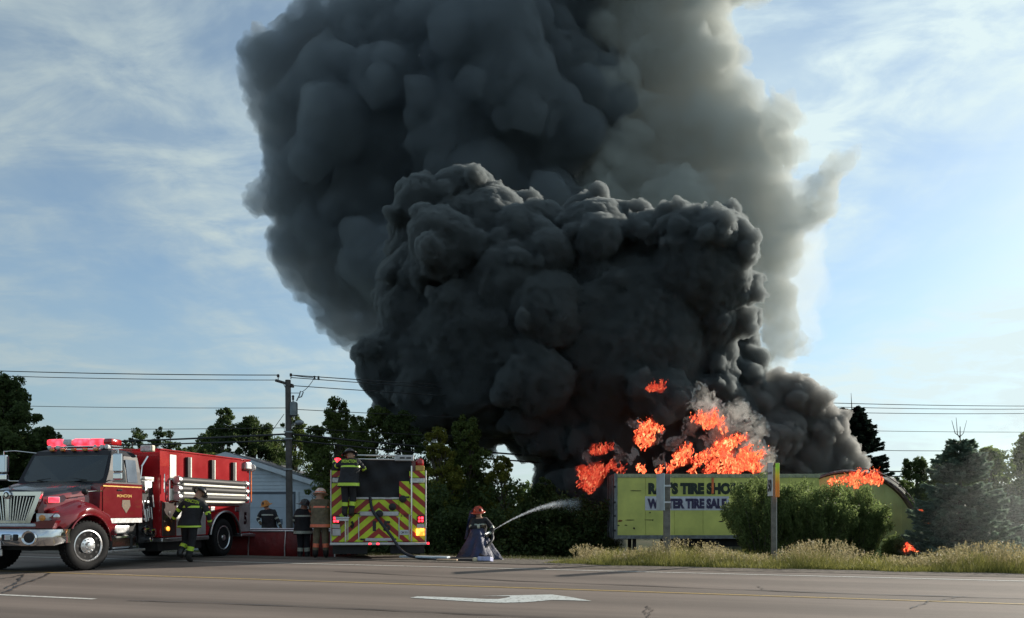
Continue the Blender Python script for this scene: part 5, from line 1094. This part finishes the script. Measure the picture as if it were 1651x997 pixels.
def splice():
    for (px, py, lab) in ((507, 609.5, 'small dark splice hanging on the top wire near the pole'), (513.5, 609.8, 'smaller dark clamp on the top wire right of the splice')):
        c = P(px, py, 38.3); m = MB(); m.lathe([(.01, -.1), (.06, -.07), (.06, -.02), (.02, 0), (.06, .03), (.05, .08), (.01, .1)], 10, T(c)); tag(m.build('wire_splice', WIRE, smooth=True), lab, 'splice')
splice()
# ------------------------------------------------------------------ people
SKIN = mat('skin', (.42, .25, .18), .6, 0, .1, 20); TURN = mat('dark_turnout', (.016, .017, .022), .85, 0, .35, 7, .01, 30); TAN = mat('tan_turnout', (.15, .125, .08), .85, 0, .3, 6, .01, 30)
LIME = mat('lime_band', (.50, .72, .06), .4, 0, .08, 30); ORA = mat('orange_band', (.80, .20, .11), .4, 0, .1, 30); GREY = mat('grey_band', (.38, .42, .36), .4, 0, .15, 30)
GLOV = mat('work_glove', (.10, .075, .045), .8, 0, .3, 12); BOOT = mat('rubber_boot', (.02, .02, .02), .45, 0, .3, 8); HBLK = mat('helmet_black', (.018, .018, .02), .3, 0, .2, 6); HRED = mat('helmet_red', (.42, .05, .02), .35, 0, .2, 8)
HWH = mat('helmet_pale', (.75, .62, .55), .35, 0, .15, 6); HOR = mat('helmet_orange', (.55, .22, .04), .4, 0, .25, 9)
def skin_mesh(verts, edges, radii, levels=2):
    me = bpy.data.meshes.new('sk'); me.from_pydata([tuple(v) for v in verts], edges, []); o = bpy.data.objects.new('sk', me); COL.objects.link(o)
    md = o.modifiers.new('s', 'SKIN'); md.use_smooth_shade = True
    if not me.skin_vertices: me.skin_vertices.new()
    for i, r in enumerate(radii):
        r = r if isinstance(r, tuple) else (r, r); me.skin_vertices[0].data[i].radius = r; me.skin_vertices[0].data[i].use_root = (i == 0)
    sd = o.modifiers.new('d', 'SUBSURF'); sd.levels = levels; sd.render_levels = levels
    dg = bpy.context.evaluated_depsgraph_get(); m2 = bpy.data.meshes.new_from_object(o.evaluated_get(dg)); COL.objects.unlink(o); bpy.data.objects.remove(o); return m2
def person(origin, J, label, coat, trous, band, helmet, text=None, face_dir=(0, 1), hem=.80, bands=True, helm_band=None, group='firefighters at the scene', rz=0, coat_w=1.0, grip=.4):
    """J: joints in metres about the standing point: x to the picture's right, y away, z up"""
    names = ['pelvis', 'waist', 'chest', 'neck', 'head', 'crown', 'shl', 'ell', 'wrl', 'hal', 'shr', 'elr', 'wrr', 'har', 'hil', 'knl', 'anl', 'tol', 'hir', 'knr', 'anr', 'tor']
    V = {k: Vector(J[k]) for k in ('pelvis', 'chest', 'neck', 'head', 'shl', 'ell', 'wrl', 'shr', 'elr', 'wrr', 'knl', 'anl', 'knr', 'anr')}
    V['waist'] = V['pelvis'].lerp(V['chest'], .45); up = (V['head']-V['neck']).normalized(); V['crown'] = V['head']+up*.11
    side = (V['shr']-V['shl']); side.z = 0; side.normalize()
    V['hil'] = V['pelvis']-side*.10+Vector((0, 0, -.05)); V['hir'] = V['pelvis']+side*.10+Vector((0, 0, -.05))
    for s in 'lr': V['ha'+s] = V['wr'+s]+(V['wr'+s]-V['el'+s]).normalized()*.09
    fd = Vector((face_dir[0], face_dir[1], 0)).normalized()
    for s in 'lr': V['to'+s] = V['an'+s]+Vector(J.get('toe'+s, fd*.19+Vector((0, 0, -.05))))
    ed = [('pelvis', 'waist'), ('waist', 'chest'), ('chest', 'neck'), ('neck', 'head'), ('head', 'crown'), ('chest', 'shl'), ('shl', 'ell'), ('ell', 'wrl'), ('wrl', 'hal'), ('chest', 'shr'), ('shr', 'elr'), ('elr', 'wrr'), ('wrr', 'har'),
          ('pelvis', 'hil'), ('hil', 'knl'), ('knl', 'anl'), ('anl', 'tol'), ('pelvis', 'hir'), ('hir', 'knr'), ('knr', 'anr'), ('anr', 'tor')]
    rad = {'pelvis': (.19, .15), 'waist': (.20, .155), 'chest': (.20, .15), 'neck': .065, 'head': .095, 'crown': .08, 'shl': .10, 'ell': .072, 'wrl': .055, 'hal': .042, 'hil': .125, 'knl': .095, 'anl': .080, 'tol': .055}
    for k in list(rad):
        if k.endswith('l') and k != 'pel': rad[k[:-1]+'r'] = rad[k]
    idx = {k: i for i, k in enumerate(names)}
    me = skin_mesh([V[k] for k in names], [(idx[a], idx[b]) for a, b in ed], [tuple(c*coat_w for c in rad[k]) if k in ('pelvis', 'waist', 'chest') and isinstance(rad[k], tuple) else rad[k] for k in names])
    bm = bmesh.new(); bm.from_mesh(me); bpy.data.meshes.remove(me)
    # orient flattening: keep the torso wider along the shoulders than front to back
    mats = [coat, trous, band, SKIN, GLOV, BOOT]
    segs = [(a, b, V[a], V[b]) for a, b in ed]
    def near(c):
        best, bd, bt = None, 9, 0
        for a, b, p, q in segs:
            d = q-p; t = max(0, min(1, (c-p).dot(d)/d.length_squared)); e = (c-(p+d*t)).length-(.06 if b in ('chest', 'waist') else 0)
            if e < bd: best, bd, bt = (a, b), e, t
        return best, bt
    for f in bm.faces:
        c = f.calc_center_median(); (a, b), t = near(c); mi = 0
        if b in ('crown', 'head'): mi = 3
        elif b in ('hal', 'har'): mi = 4
        elif b in ('tol', 'tor') : mi = 5
        elif b in ('anl', 'anr'): mi = 5 if t > .72 else (2 if bands and .30 < t < .55 else 1)
        elif b in ('knl', 'knr', 'hil', 'hir'): mi = 1
        elif b in ('wrl', 'wrr'): mi = 2 if bands and .62 < t < .86 else 0
        elif b in ('ell', 'elr'): mi = 2 if bands and .78 < t < 1 else 0
        f.material_index = mi; f.smooth = True
    # fingers and thumb on each hand
    for s in 'lr':
        w, h = V['wr'+s], V['ha'+s]; d = (h-w).normalized(); cr = d.cross(Vector((0, 1, .2))).normalized(); pn = d.cross(cr).normalized(); tb = MB()
        for k, l in enumerate((.075, .085, .08, .062)):
            b0 = h+cr*(k-1.5)*.021-d*.01; c1 = b0+d*l*.5+pn*grip*.02; c2 = b0+d*l*(.95-.5*grip)+pn*grip*.05; tb.tube([b0, c1, c2], [.012, .011, .008], 6)
        b0 = w+d*.03-cr*.035; tb.tube([b0, b0-cr*.025+d*.03+pn*.01, b0-cr*.02+d*.06+pn*.03], [.015, .013, .009], 6)
        vs = [bm.verts.new(p) for p in tb.v]
        for f in tb.f:
            nf = bm.faces.new([vs[i] for i in f]); nf.material_index = 4; nf.smooth = True
    # nose and ears
    hd = V['head']; tb = MB(); tb.tube([hd+fd*.085+Vector((0, 0, .02)), hd+fd*.125-Vector((0, 0, .02)), hd+fd*.09-Vector((0, 0, .04))], [.01, .017, .012], 6)
    er = Vector((-fd.y, fd.x, 0))
    for q in (-1, 1): tb.tube([hd+er*q*.092+Vector((0, 0, .03)), hd+er*q*.105, hd+er*q*.092-Vector((0, 0, .035))], [.012, .018, .010], 6)
    vs = [bm.verts.new(p) for p in tb.v]
    for f in tb.f: nf = bm.faces.new([vs[i] for i in f]); nf.material_index = 3; nf.smooth = True
    me = bpy.data.meshes.new('body'); bm.to_mesh(me); bm.free()
    for m_ in mats: me.materials.append(m_)
    R = empty('person', origin, rz, label, 'firefighter', group); ob = bpy.data.objects.new('body', me); COL.objects.link(ob); ob.parent = R
    # turnout coat: an oval shell round the trunk from shoulders to a flared hem
    ax = [(V['neck']-up*.02, .085, .08), (V['neck'].lerp(V['chest'], .28), .21, .125), (V['chest'].lerp(V['neck'], .25), .245, .15), (V['chest'], .25, .165), (V['waist'], .235, .165), (V['pelvis'].lerp(V['waist'], .3), .25, .18), (V['pelvis']+Vector((0, 0, -.02)), .265, .195), (V['pelvis']+Vector((0, 0, hem-.95)), .275, .205)]
    fs = Vector((-side.y, side.x, 0)); rows = []; n = 28; fine = []
    for i in range(len(ax)-1):
        for k in range(5):
            t = k/5; fine.append((ax[i][0].lerp(ax[i+1][0], t), ax[i][1]+(ax[i+1][1]-ax[i][1])*t, ax[i][2]+(ax[i+1][2]-ax[i][2])*t, i+t))
    fine.append((*ax[-1], len(ax)-1))
    for (c, a, b, q) in fine:
        row = []
        for j in range(n+1):
            th = 2*math.pi*j/n; w = 1+.022*math.sin(th*3+q*2.2)+.014*math.sin(th*7+q*3.1)*min(1, q/4)
            row.append(c+side*math.cos(th)*a*coat_w*w+fs*math.sin(th)*b*w)
        rows.append(row)
    m = MB(); m.grid(rows); nn = n
    for i in range(len(m.f)):
        q = fine[i//nn][3]
        if bands and (2.15 < q < 2.85 or 6.1 < q < 6.75): m.mi[i] = 1
    cs = m.build('coat', [coat, band], R, smooth='all', fix=False)
    so = cs.modifiers.new('thick', 'SOLIDIFY'); so.thickness = .012
    if text:
        c = V['chest'].lerp(V['neck'], .70); bk = -fd; xd = Vector((-bk.y, bk.x, 0)); 
        M = Matrix(((xd.x, -bk.x, 0, 0), (xd.y, -bk.y, 0, 0), (0, 0, 1, 0), (0, 0, 0, 1)))
        sl = math.atan2((V['shr']-V['shl']).z, (V['shr']-V['shl']).length)
        text_mesh('back_lettering', text, .085, .38, LIME, R, T(c+bk*.172) @ M @ Matrix.Rotation(-sl, 4, 'Y') @ T((-.19, 0, -.04)), .03)
    # helmet: dome, brim and shield
    hc = V['head']+up*.045; zq = up.to_track_quat('Z', 'Y').to_matrix().to_4x4(); M = T(hc) @ zq
    m = MB(); m.lathe([(.148, -.01), (.15, .0), (.142, .03), (.125, .075), (.09, .115), (.045, .137), (.01, .142)], 20, M)
    for k in range(4): a = math.pi*k/4; m.tube([M @ Vector((math.cos(a)*.145*math.cos(t), math.sin(a)*.145*math.cos(t), .01+.138*math.sin(t))) for t in np.linspace(.05, math.pi-.05, 9)], .008, 4)
    h = m.build('helmet', helmet, R, smooth=True)
    m = MB(); fl = M.inverted().to_3x3() @ fd; vs = []
    for ring in (1.0, 1.28):
        for j in range(20):
            a = 2*math.pi*j/20; c = Vector((math.cos(a), math.sin(a), 0)); e = 1+(.28*max(0, -c.dot(fl.normalized()))+.06)*(ring > 1.1); vs.append(M @ (c*.146*ring*e+Vector((0, 0, -.005-.03*(ring > 1.1)))))
    m.add(vs, [(j, (j+1) % 20, 20+(j+1) % 20, 20+j) for j in range(20)]); br = m.build('helmet_brim', helmet, h, smooth='all', fix=False); so = br.modifiers.new('thick', 'SOLIDIFY'); so.thickness = .008
    if helm_band:
        m = MB(); m.lathe([(.152, .002), (.153, .03), (.148, .032)], 20, M); m.build('helmet_band', helm_band, h, smooth=True)
    m = MB(); c = hc+fd*.148; m.box(-.03, .03, -.006, .006, -.0, .08, T(c) @ fd.to_track_quat('Y', 'Z').to_matrix().to_4x4(), .003); m.build('helmet_shield', BLKM, h)
    if fd.y < .3:
        for q in (-1, 1):
            m = MB(); m.lathe([(.002, -.012), (.011, -.006), (.012, 0), (.004, .01)], 8, T(hd+er*q*.033+fd*.088+Vector((0, 0, .012)))); m.build('eye', BLKM, R, smooth=True)
    return R
def at(px, py_ground, d=None):
    d = d or F*EYE/(py_ground-HY); return ((px-CX)/F*d, d)
# 1: walking away beside the left engine
x, y = at(305, 907); pA = person((x, y, .0), dict(pelvis=(.0, 0, .93), chest=(.09, .04, 1.33), neck=(.14, .10, 1.56), head=(.19, .18, 1.68), shl=(-.09, .04, 1.50), ell=(-.28, .02, 1.25), wrl=(-.44, .10, 1.04), shr=(.33, .06, 1.42), elr=(.47, .0, 1.17), wrr=(.46, .12, .98),
    knl=(-.15, .18, .52), anl=(-.22, -.08, .20), knr=(.06, .02, .50), anr=(-.02, -.02, .09)), 'firefighter walking away beside the long nosed engine, lime bands and lettering on the back', TURN, TURN, LIME, HBLK, 'MONCTON', (.15, 1), .86)
# 2: tan gear, orange bands, standing
x, y = at(516, 900); pB = person((x, y, 0.0), dict(pelvis=(.03, 0, .95), chest=(.02, .0, 1.34), neck=(0, .0, 1.55), head=(0.0, .03, 1.68), shl=(-.20, .02, 1.48), ell=(-.30, .22, 1.26), wrl=(-.30, .42, 1.12), shr=(.22, -.02, 1.48), elr=(.30, .02, 1.20), wrr=(.26, .22, 1.02),
    knl=(-.10, .02, .50), anl=(-.13, 0, .09), knr=(.14, .0, .50), anr=(.16, 0, .09)), 'firefighter in tan gear with orange bands and pale helmet standing beside the chevron engine', TAN, TAN, ORA, HWH, None, (-.25, 1), .80, coat_w=1.05, helm_band=ORA)
# 3: behind the tank, facing this way
xx, yy = (432-CX)/F*28.2, 28.2; pC = person((xx, yy, gz(xx, yy)), dict(pelvis=(.05, 0, .94), chest=(.02, -.02, 1.33), neck=(-.02, -.04, 1.55), head=(-.05, -.07, 1.67), shl=(-.22, -.02, 1.47), ell=(-.32, -.10, 1.20), wrl=(-.18, -.28, 1.08), shr=(.20, -.04, 1.46), elr=(.34, -.04, 1.20), wrr=(.46, -.10, .98),
    knl=(-.12, -.02, .50), anl=(-.14, 0, .09), knr=(.12, .0, .50), anr=(.14, 0, .09)), 'firefighter with orange helmet and grey bands facing this way behind the red water tank', TURN, TURN, GREY, HOR, None, (-.3, -1), .82)
# 4: dark figure partly hidden by the tan one
xx, yy = (489-CX)/F*23.2, 23.2; pD = person((xx, yy, gz(xx, yy)-.12), dict(pelvis=(.0, 0, .92), chest=(.0, .0, 1.28), neck=(.02, .0, 1.50), head=(.04, .0, 1.60), shl=(-.14, -.10, 1.42), ell=(-.24, -.06, 1.16), wrl=(-.12, -.02, .98), shr=(.14, .10, 1.42), elr=(.22, .12, 1.16), wrr=(.30, -.05, 1.05),
    knl=(-.08, .02, .50), anl=(-.10, 0, .09), knr=(.10, .0, .50), anr=(.12, 0, .09)), 'firefighter in dark gear with black helmet, half hidden left of the tan one', TURN, TURN, GREY, HBLK, None, (1, .15), .80)
# 5: on the step of the rear facing engine
pE = person((-4.30, 20.93, 1.105), dict(pelvis=(.06, -.04, .92), chest=(.10, .02, 1.28), neck=(.09, .08, 1.50), head=(.07, .12, 1.60), shl=(-.12, .06, 1.42), ell=(-.30, .16, 1.30), wrl=(-.38, .30, 1.46), shr=(.30, .06, 1.42), elr=(.44, .18, 1.22), wrr=(.40, .34, 1.30),
    knl=(-.03, .02, .48), anl=(-.05, 0, .09), knr=(.16, .06, .50), anr=(.12, .02, .09)), 'firefighter with lime bands climbing on the rear step of the chevron engine', TURN, TURN, LIME, HBLK, 'MONCTON', (0, 1), .80)
# 6: crouched nozzle operator
xx, yy = (772-CX)/F*22.5, 22.5; g6 = gz(xx, yy); pF = person((xx, yy, g6), dict(pelvis=(-.05, .02, .62), chest=(-.02, -.0, .96), neck=(.0, -.02, 1.17), head=(-.01, -.05, 1.30), shl=(-.16, -.08, 1.10), ell=(-.22, -.24, .88), wrl=(.10, -.30, .93), shr=(.20, .02, 1.10), elr=(.40, -.08, .86), wrr=(.26, -.22, .70),
    knl=(-.20, -.20, .42), anl=(-.24, .16, .09), knr=(.26, -.12, .42), anr=(.22, .12, .09)), 'firefighter with red helmet crouching and aiming a jet of water at the fire', TURN, TURN, GREY, HRED, None, (.35, -.8), .72, grip=.9, helm_band=None)
def nozzle():
    c = Vector((xx+.25, yy-.25, g6+.74)); tgt = P(935, 808, 34); dr = (tgt-c).normalized(); M = T(c) @ dr.to_track_quat('Z', 'Y').to_matrix().to_4x4()
    m = MB(); m.lathe([(.03, -.22), (.035, -.1), (.028, -.02), (.045, .0), (.05, .12), (.04, .14)], 14, M); o = m.build('nozzle', ALU, smooth=True); tag(o, 'grey metal hose nozzle held by the crouched firefighter', 'nozzle')
    m = MB(); m.tube([c-dr*.1, c-dr*.1+Vector((0, 0, -.16))], .02, 6); m.build('pistol_grip', BLKM, o)
    # the jet: a breaking stream that widens, sags and thins out
    wt = bpy.data.materials.new('water_spray'); wt.use_nodes = True; nt = wt.node_tree; N = nt.nodes.new; L = nt.links.new; nt.nodes.remove(nt.nodes['Principled BSDF'])
    d = N('ShaderNodeBsdfDiffuse'); d.inputs[0].default_value = (.75, .8, .85, 1); tr = N('ShaderNodeBsdfTranslucent'); tr.inputs[0].default_value = (.75, .8, .85, 1); ad = N('ShaderNodeMixShader'); L(d.outputs[0], ad.inputs[1]); L(tr.outputs[0], ad.inputs[2]); ad.inputs[0].default_value = .6
    tp = N('ShaderNodeBsdfTransparent'); mx = N('ShaderNodeMixShader'); tc = N('ShaderNodeTexCoord'); n = N('ShaderNodeTexNoise'); n.inputs['Scale'].default_value = 3; n.inputs['Detail'].default_value = 7; L(tc.outputs['Object'], n.inputs['Vector'])
    at_ = N('ShaderNodeAttribute'); at_.attribute_name = 'thin'; mr = N('ShaderNodeMapRange'); L(n.outputs[0], mr.inputs[0]); mr.inputs[1].default_value = .3; mr.inputs[2].default_value = .7; mr.inputs[3].default_value = .35; mr.inputs[4].default_value = 1.0
    mm = N('ShaderNodeMath'); mm.operation = 'MULTIPLY'; L(mr.outputs[0], mm.inputs[0]); L(at_.outputs['Fac'], mm.inputs[1]); L(mm.outputs[0], mx.inputs[0]); L(tp.outputs[0], mx.inputs[1]); L(ad.outputs[0], mx.inputs[2]); L(mx.outputs[0], nt.nodes['Material Output'].inputs['Surface'])
    st = c+dr*.12; end = tgt; m = MB(); thin = []; rr = random.Random(6)
    g = np.random.default_rng(2); n_ = 9000; t = g.random(n_)**.8; Pp = np.array([(st.lerp(end, float(q))+Vector((0, 0, .9*4*float(q)*(1-float(q))*.30)))[:] for q in t])
    w = .010+.17*t**1.5; off = g.normal(size=(n_, 3))*w[:, None]*.42; off[:, 2] -= np.abs(g.normal(size=n_))*w*1.1*t; Pp = Pp+off
    dv = np.array(dr[:]); s = (.015+.035*t)[:, None]*g.uniform(.5, 1.4, (n_, 1)); a = dv+g.normal(size=(n_, 3))*.12; b = np.cross(a, g.normal(size=(n_, 3))); b /= np.linalg.norm(b, axis=1)[:, None]
    v = np.stack([Pp-a*s*2, Pp+b*s*.22, Pp+a*s*2, Pp-b*s*.22], 1).reshape(-1, 3); o2 = quad_obj('water_jet', v, wt, None)
    at2 = o2.data.attributes.new('thin', 'FLOAT', 'POINT'); at2.data.foreach_set('value', np.repeat(.42*(1-t)**.6+.03, 4).astype(np.float32))
    tag(o2, 'thin jet of water arching from the nozzle towards the trailer', None, None, 'stuff')
nozzle()
# ------------------------------------------------------------------ flames
def flamemat(name, s, hot=(1, .17, .055), cool=(.62, .035, .02)):
    m = bpy.data.materials.new(name); m.use_nodes = True; nt = m.node_tree; N = nt.nodes.new; L = nt.links.new; nt.nodes.remove(nt.nodes['Principled BSDF'])
    tc = N('ShaderNodeTexCoord'); mp = N('ShaderNodeMapping'); mp.inputs['Scale'].default_value = (1.2, 1.2, .6); L(tc.outputs['Object'], mp.inputs[0])
    n = N('ShaderNodeTexNoise'); n.inputs['Scale'].default_value = 3.4; n.inputs['Detail'].default_value = 7; n.inputs['Distortion'].default_value = 2.0; L(mp.outputs[0], n.inputs['Vector'])
    r = N('ShaderNodeValToRGB'); L(n.outputs[0], r.inputs[0]); e = r.color_ramp.elements; e[0].position = .36; e[0].color = (.04, .01, .008, 1); e[1].position = .70; e[1].color = (1, .42, .18, 1)
    q = r.color_ramp.elements.new(.46); q.color = (*cool, 1); q = r.color_ramp.elements.new(.57); q.color = (*hot, 1)
    em = N('ShaderNodeEmission'); L(r.outputs[0], em.inputs[0]); em.inputs[1].default_value = s
    lw = N('ShaderNodeLayerWeight'); lw.inputs[0].default_value = .35; tp = N('ShaderNodeBsdfTransparent')
    n2 = N('ShaderNodeMapRange'); L(n.outputs[0], n2.inputs[0]); n2.inputs[1].default_value = .36; n2.inputs[2].default_value = .5; n2.inputs[3].default_value = .05; n2.inputs[4].default_value = 1
    iv = N('ShaderNodeMath'); iv.operation = 'SUBTRACT'; iv.inputs[0].default_value = 1; L(lw.outputs['Facing'], iv.inputs[1])
    pw = N('ShaderNodeMath'); pw.operation = 'POWER'; L(iv.outputs[0], pw.inputs[0]); pw.inputs[1].default_value = 1.1
    mu = N('ShaderNodeMath'); mu.operation = 'MULTIPLY'; L(pw.outputs[0], mu.inputs[0]); L(n2.outputs[0], mu.inputs[1])
    mx = N('ShaderNodeMixShader'); L(mu.outputs[0], mx.inputs[0]); L(tp.outputs[0], mx.inputs[1]); L(em.outputs[0], mx.inputs[2]); L(mx.outputs[0], nt.nodes['Material Output'].inputs['Surface']); return m
FLM = flamemat('flame', 1.7); FLR = flamemat('veiled_flame', .7, (.8, .10, .05), (.45, .03, .02))
VEIL = bpy.data.materials.new('fire_glow'); VEIL.use_nodes = True; VEIL.node_tree.nodes.remove(VEIL.node_tree.nodes['Principled BSDF'])
_v = VEIL.node_tree.nodes.new('ShaderNodeVolumePrincipled'); _v.inputs['Density'].default_value = .5; _v.inputs['Color'].default_value = (.2, .1, .08, 1); _v.inputs['Emission Strength'].default_value = .55; _v.inputs['Emission Color'].default_value = (1, .07, .025, 1)
VEIL.node_tree.links.new(_v.outputs[0], VEIL.node_tree.nodes['Material Output'].inputs['Volume'])
def flame(blobs, d, label, mt=None, seed=1, stretch=1.0, warp=.5):
    g = np.random.default_rng(seed); pts, rad, vp, vr = [], [], [], []
    for (px, py, r) in blobs:
        for k in range(int(10+r*1.6)):
            a = g.uniform(0, 2*math.pi); q = r*1.15*math.sqrt(g.uniform(0, 1)); p = P(px+q*math.cos(a), py+q*math.sin(a)*stretch+r*.3, d+g.uniform(-.35, .35))
            L_ = r/F*d*g.uniform(.5, 1.5); r0 = r/F*d*g.uniform(.10, .26); dx = g.uniform(-.1, .75); ph = g.uniform(0, 6); n = 9
            for t in np.linspace(0, 1, n):
                pts.append((p.x+L_*dx*t+.16*L_*math.sin(ph+t*5), p.y, p.z+L_*t)); rad.append(max(.035, r0*(1-t)**.7))
        for k in range(5):
            a = g.uniform(0, 2*math.pi); vp.append(P(px+r*.7*math.cos(a), py+r*.7*math.sin(a)*stretch, d)[:]); vr.append(r/F*d*g.uniform(.5, 1.0))
    w = [(1.4, warp*1.2, 'warp'), (4, .22, 'warp'), (9, .08, 'warp')]
    o = raw_mesh('flame', [(*puffs(np.array(pts), np.array(rad), .04, w), 0), (*puffs(np.array(vp), np.array(vr), .1, [(1.4, warp*1.6, 'warp'), (4, .3, 'warp')]), 1)], [mt or FLM, VEIL])
    return tag(o, label, 'fire', 'flames of the tire fire')
flame([(944, 764, 12), (966, 760, 13), (985, 752, 9), (938, 778, 9), (1000, 759, 7), (950, 790, 7), (956, 772, 12)], 37.6, 'red flames licking out left of the trailer, above its end wall', FLR, 1, .7)
flame([(968, 726, 9), (980, 722, 6), (958, 732, 5)], 37.6, 'small flame tongue above the trailer left corner, highest on that side', FLR, 2, .5)
flame([(1042, 700, 13), (1036, 712, 9), (1050, 690, 9), (1064, 694, 6)], 36.9, 'bright slanting flame standing alone in the black smoke above the trailer lettering', FLM, 3, 1)
flame([(1052, 626, 10), (1064, 622, 7)], 37.5, 'highest dull red flame deep in the black smoke', FLR, 4, .45)
flame([(1030, 757, 6), (1036, 760, 4)], 36.9, 'tiny flame on the trailer roof left of the pale sign panel', FLM, 5, .8)
flame([(1098, 735, 11), (1106, 726, 8), (1088, 744, 8), (1078, 755, 7), (1062, 760, 5)], 36.8, 'pointed flame on the trailer roof right of the square sign post', FLM, 6, .9)
flame([(1124, 676, 10), (1144, 678, 13), (1158, 684, 9), (1150, 668, 7), (1165, 694, 6), (1140, 690, 6)], 37.2, 'flame high up at the sunlit edge of the black smoke', FLM, 7, .5)
flame([(1163, 722, 14), (1180, 714, 10), (1195, 706, 9), (1150, 728, 9), (1135, 738, 8), (1120, 746, 8)], 37.0, 'flame in the middle of the pale smoke above the word shop', FLM, 8, .7)
flame([(1205, 735, 14), (1222, 734, 10), (1200, 748, 14), (1185, 757, 10), (1165, 760, 9), (1215, 752, 10), (1140, 757, 9), (1115, 760, 8), (1175, 745, 10), (1150, 748, 9)], 36.7, 'widest flames along the trailer roof left of the speed sign', FLM, 9, .6)
flame([(1365, 772, 9), (1385, 770, 12), (1405, 770, 10), (1345, 778, 9), (1378, 778, 10), (1414, 776, 6)], 38.5, 'bright flames on the roof of the arched shed', FLM, 10, .6)
flame([(1492, 838, 5), (1497, 846, 4), (1486, 826, 4)], 39.0, 'thin flame creeping down the right edge of the arched shed', FLM, 11, 1.4, .3)
flame([(1468, 886, 7), (1480, 886, 5), (1491, 885, 4), (1464, 878, 4)], 27.0, 'small flames on the ground beside the low shrub and young spruce', FLM, 12, .45, .3)
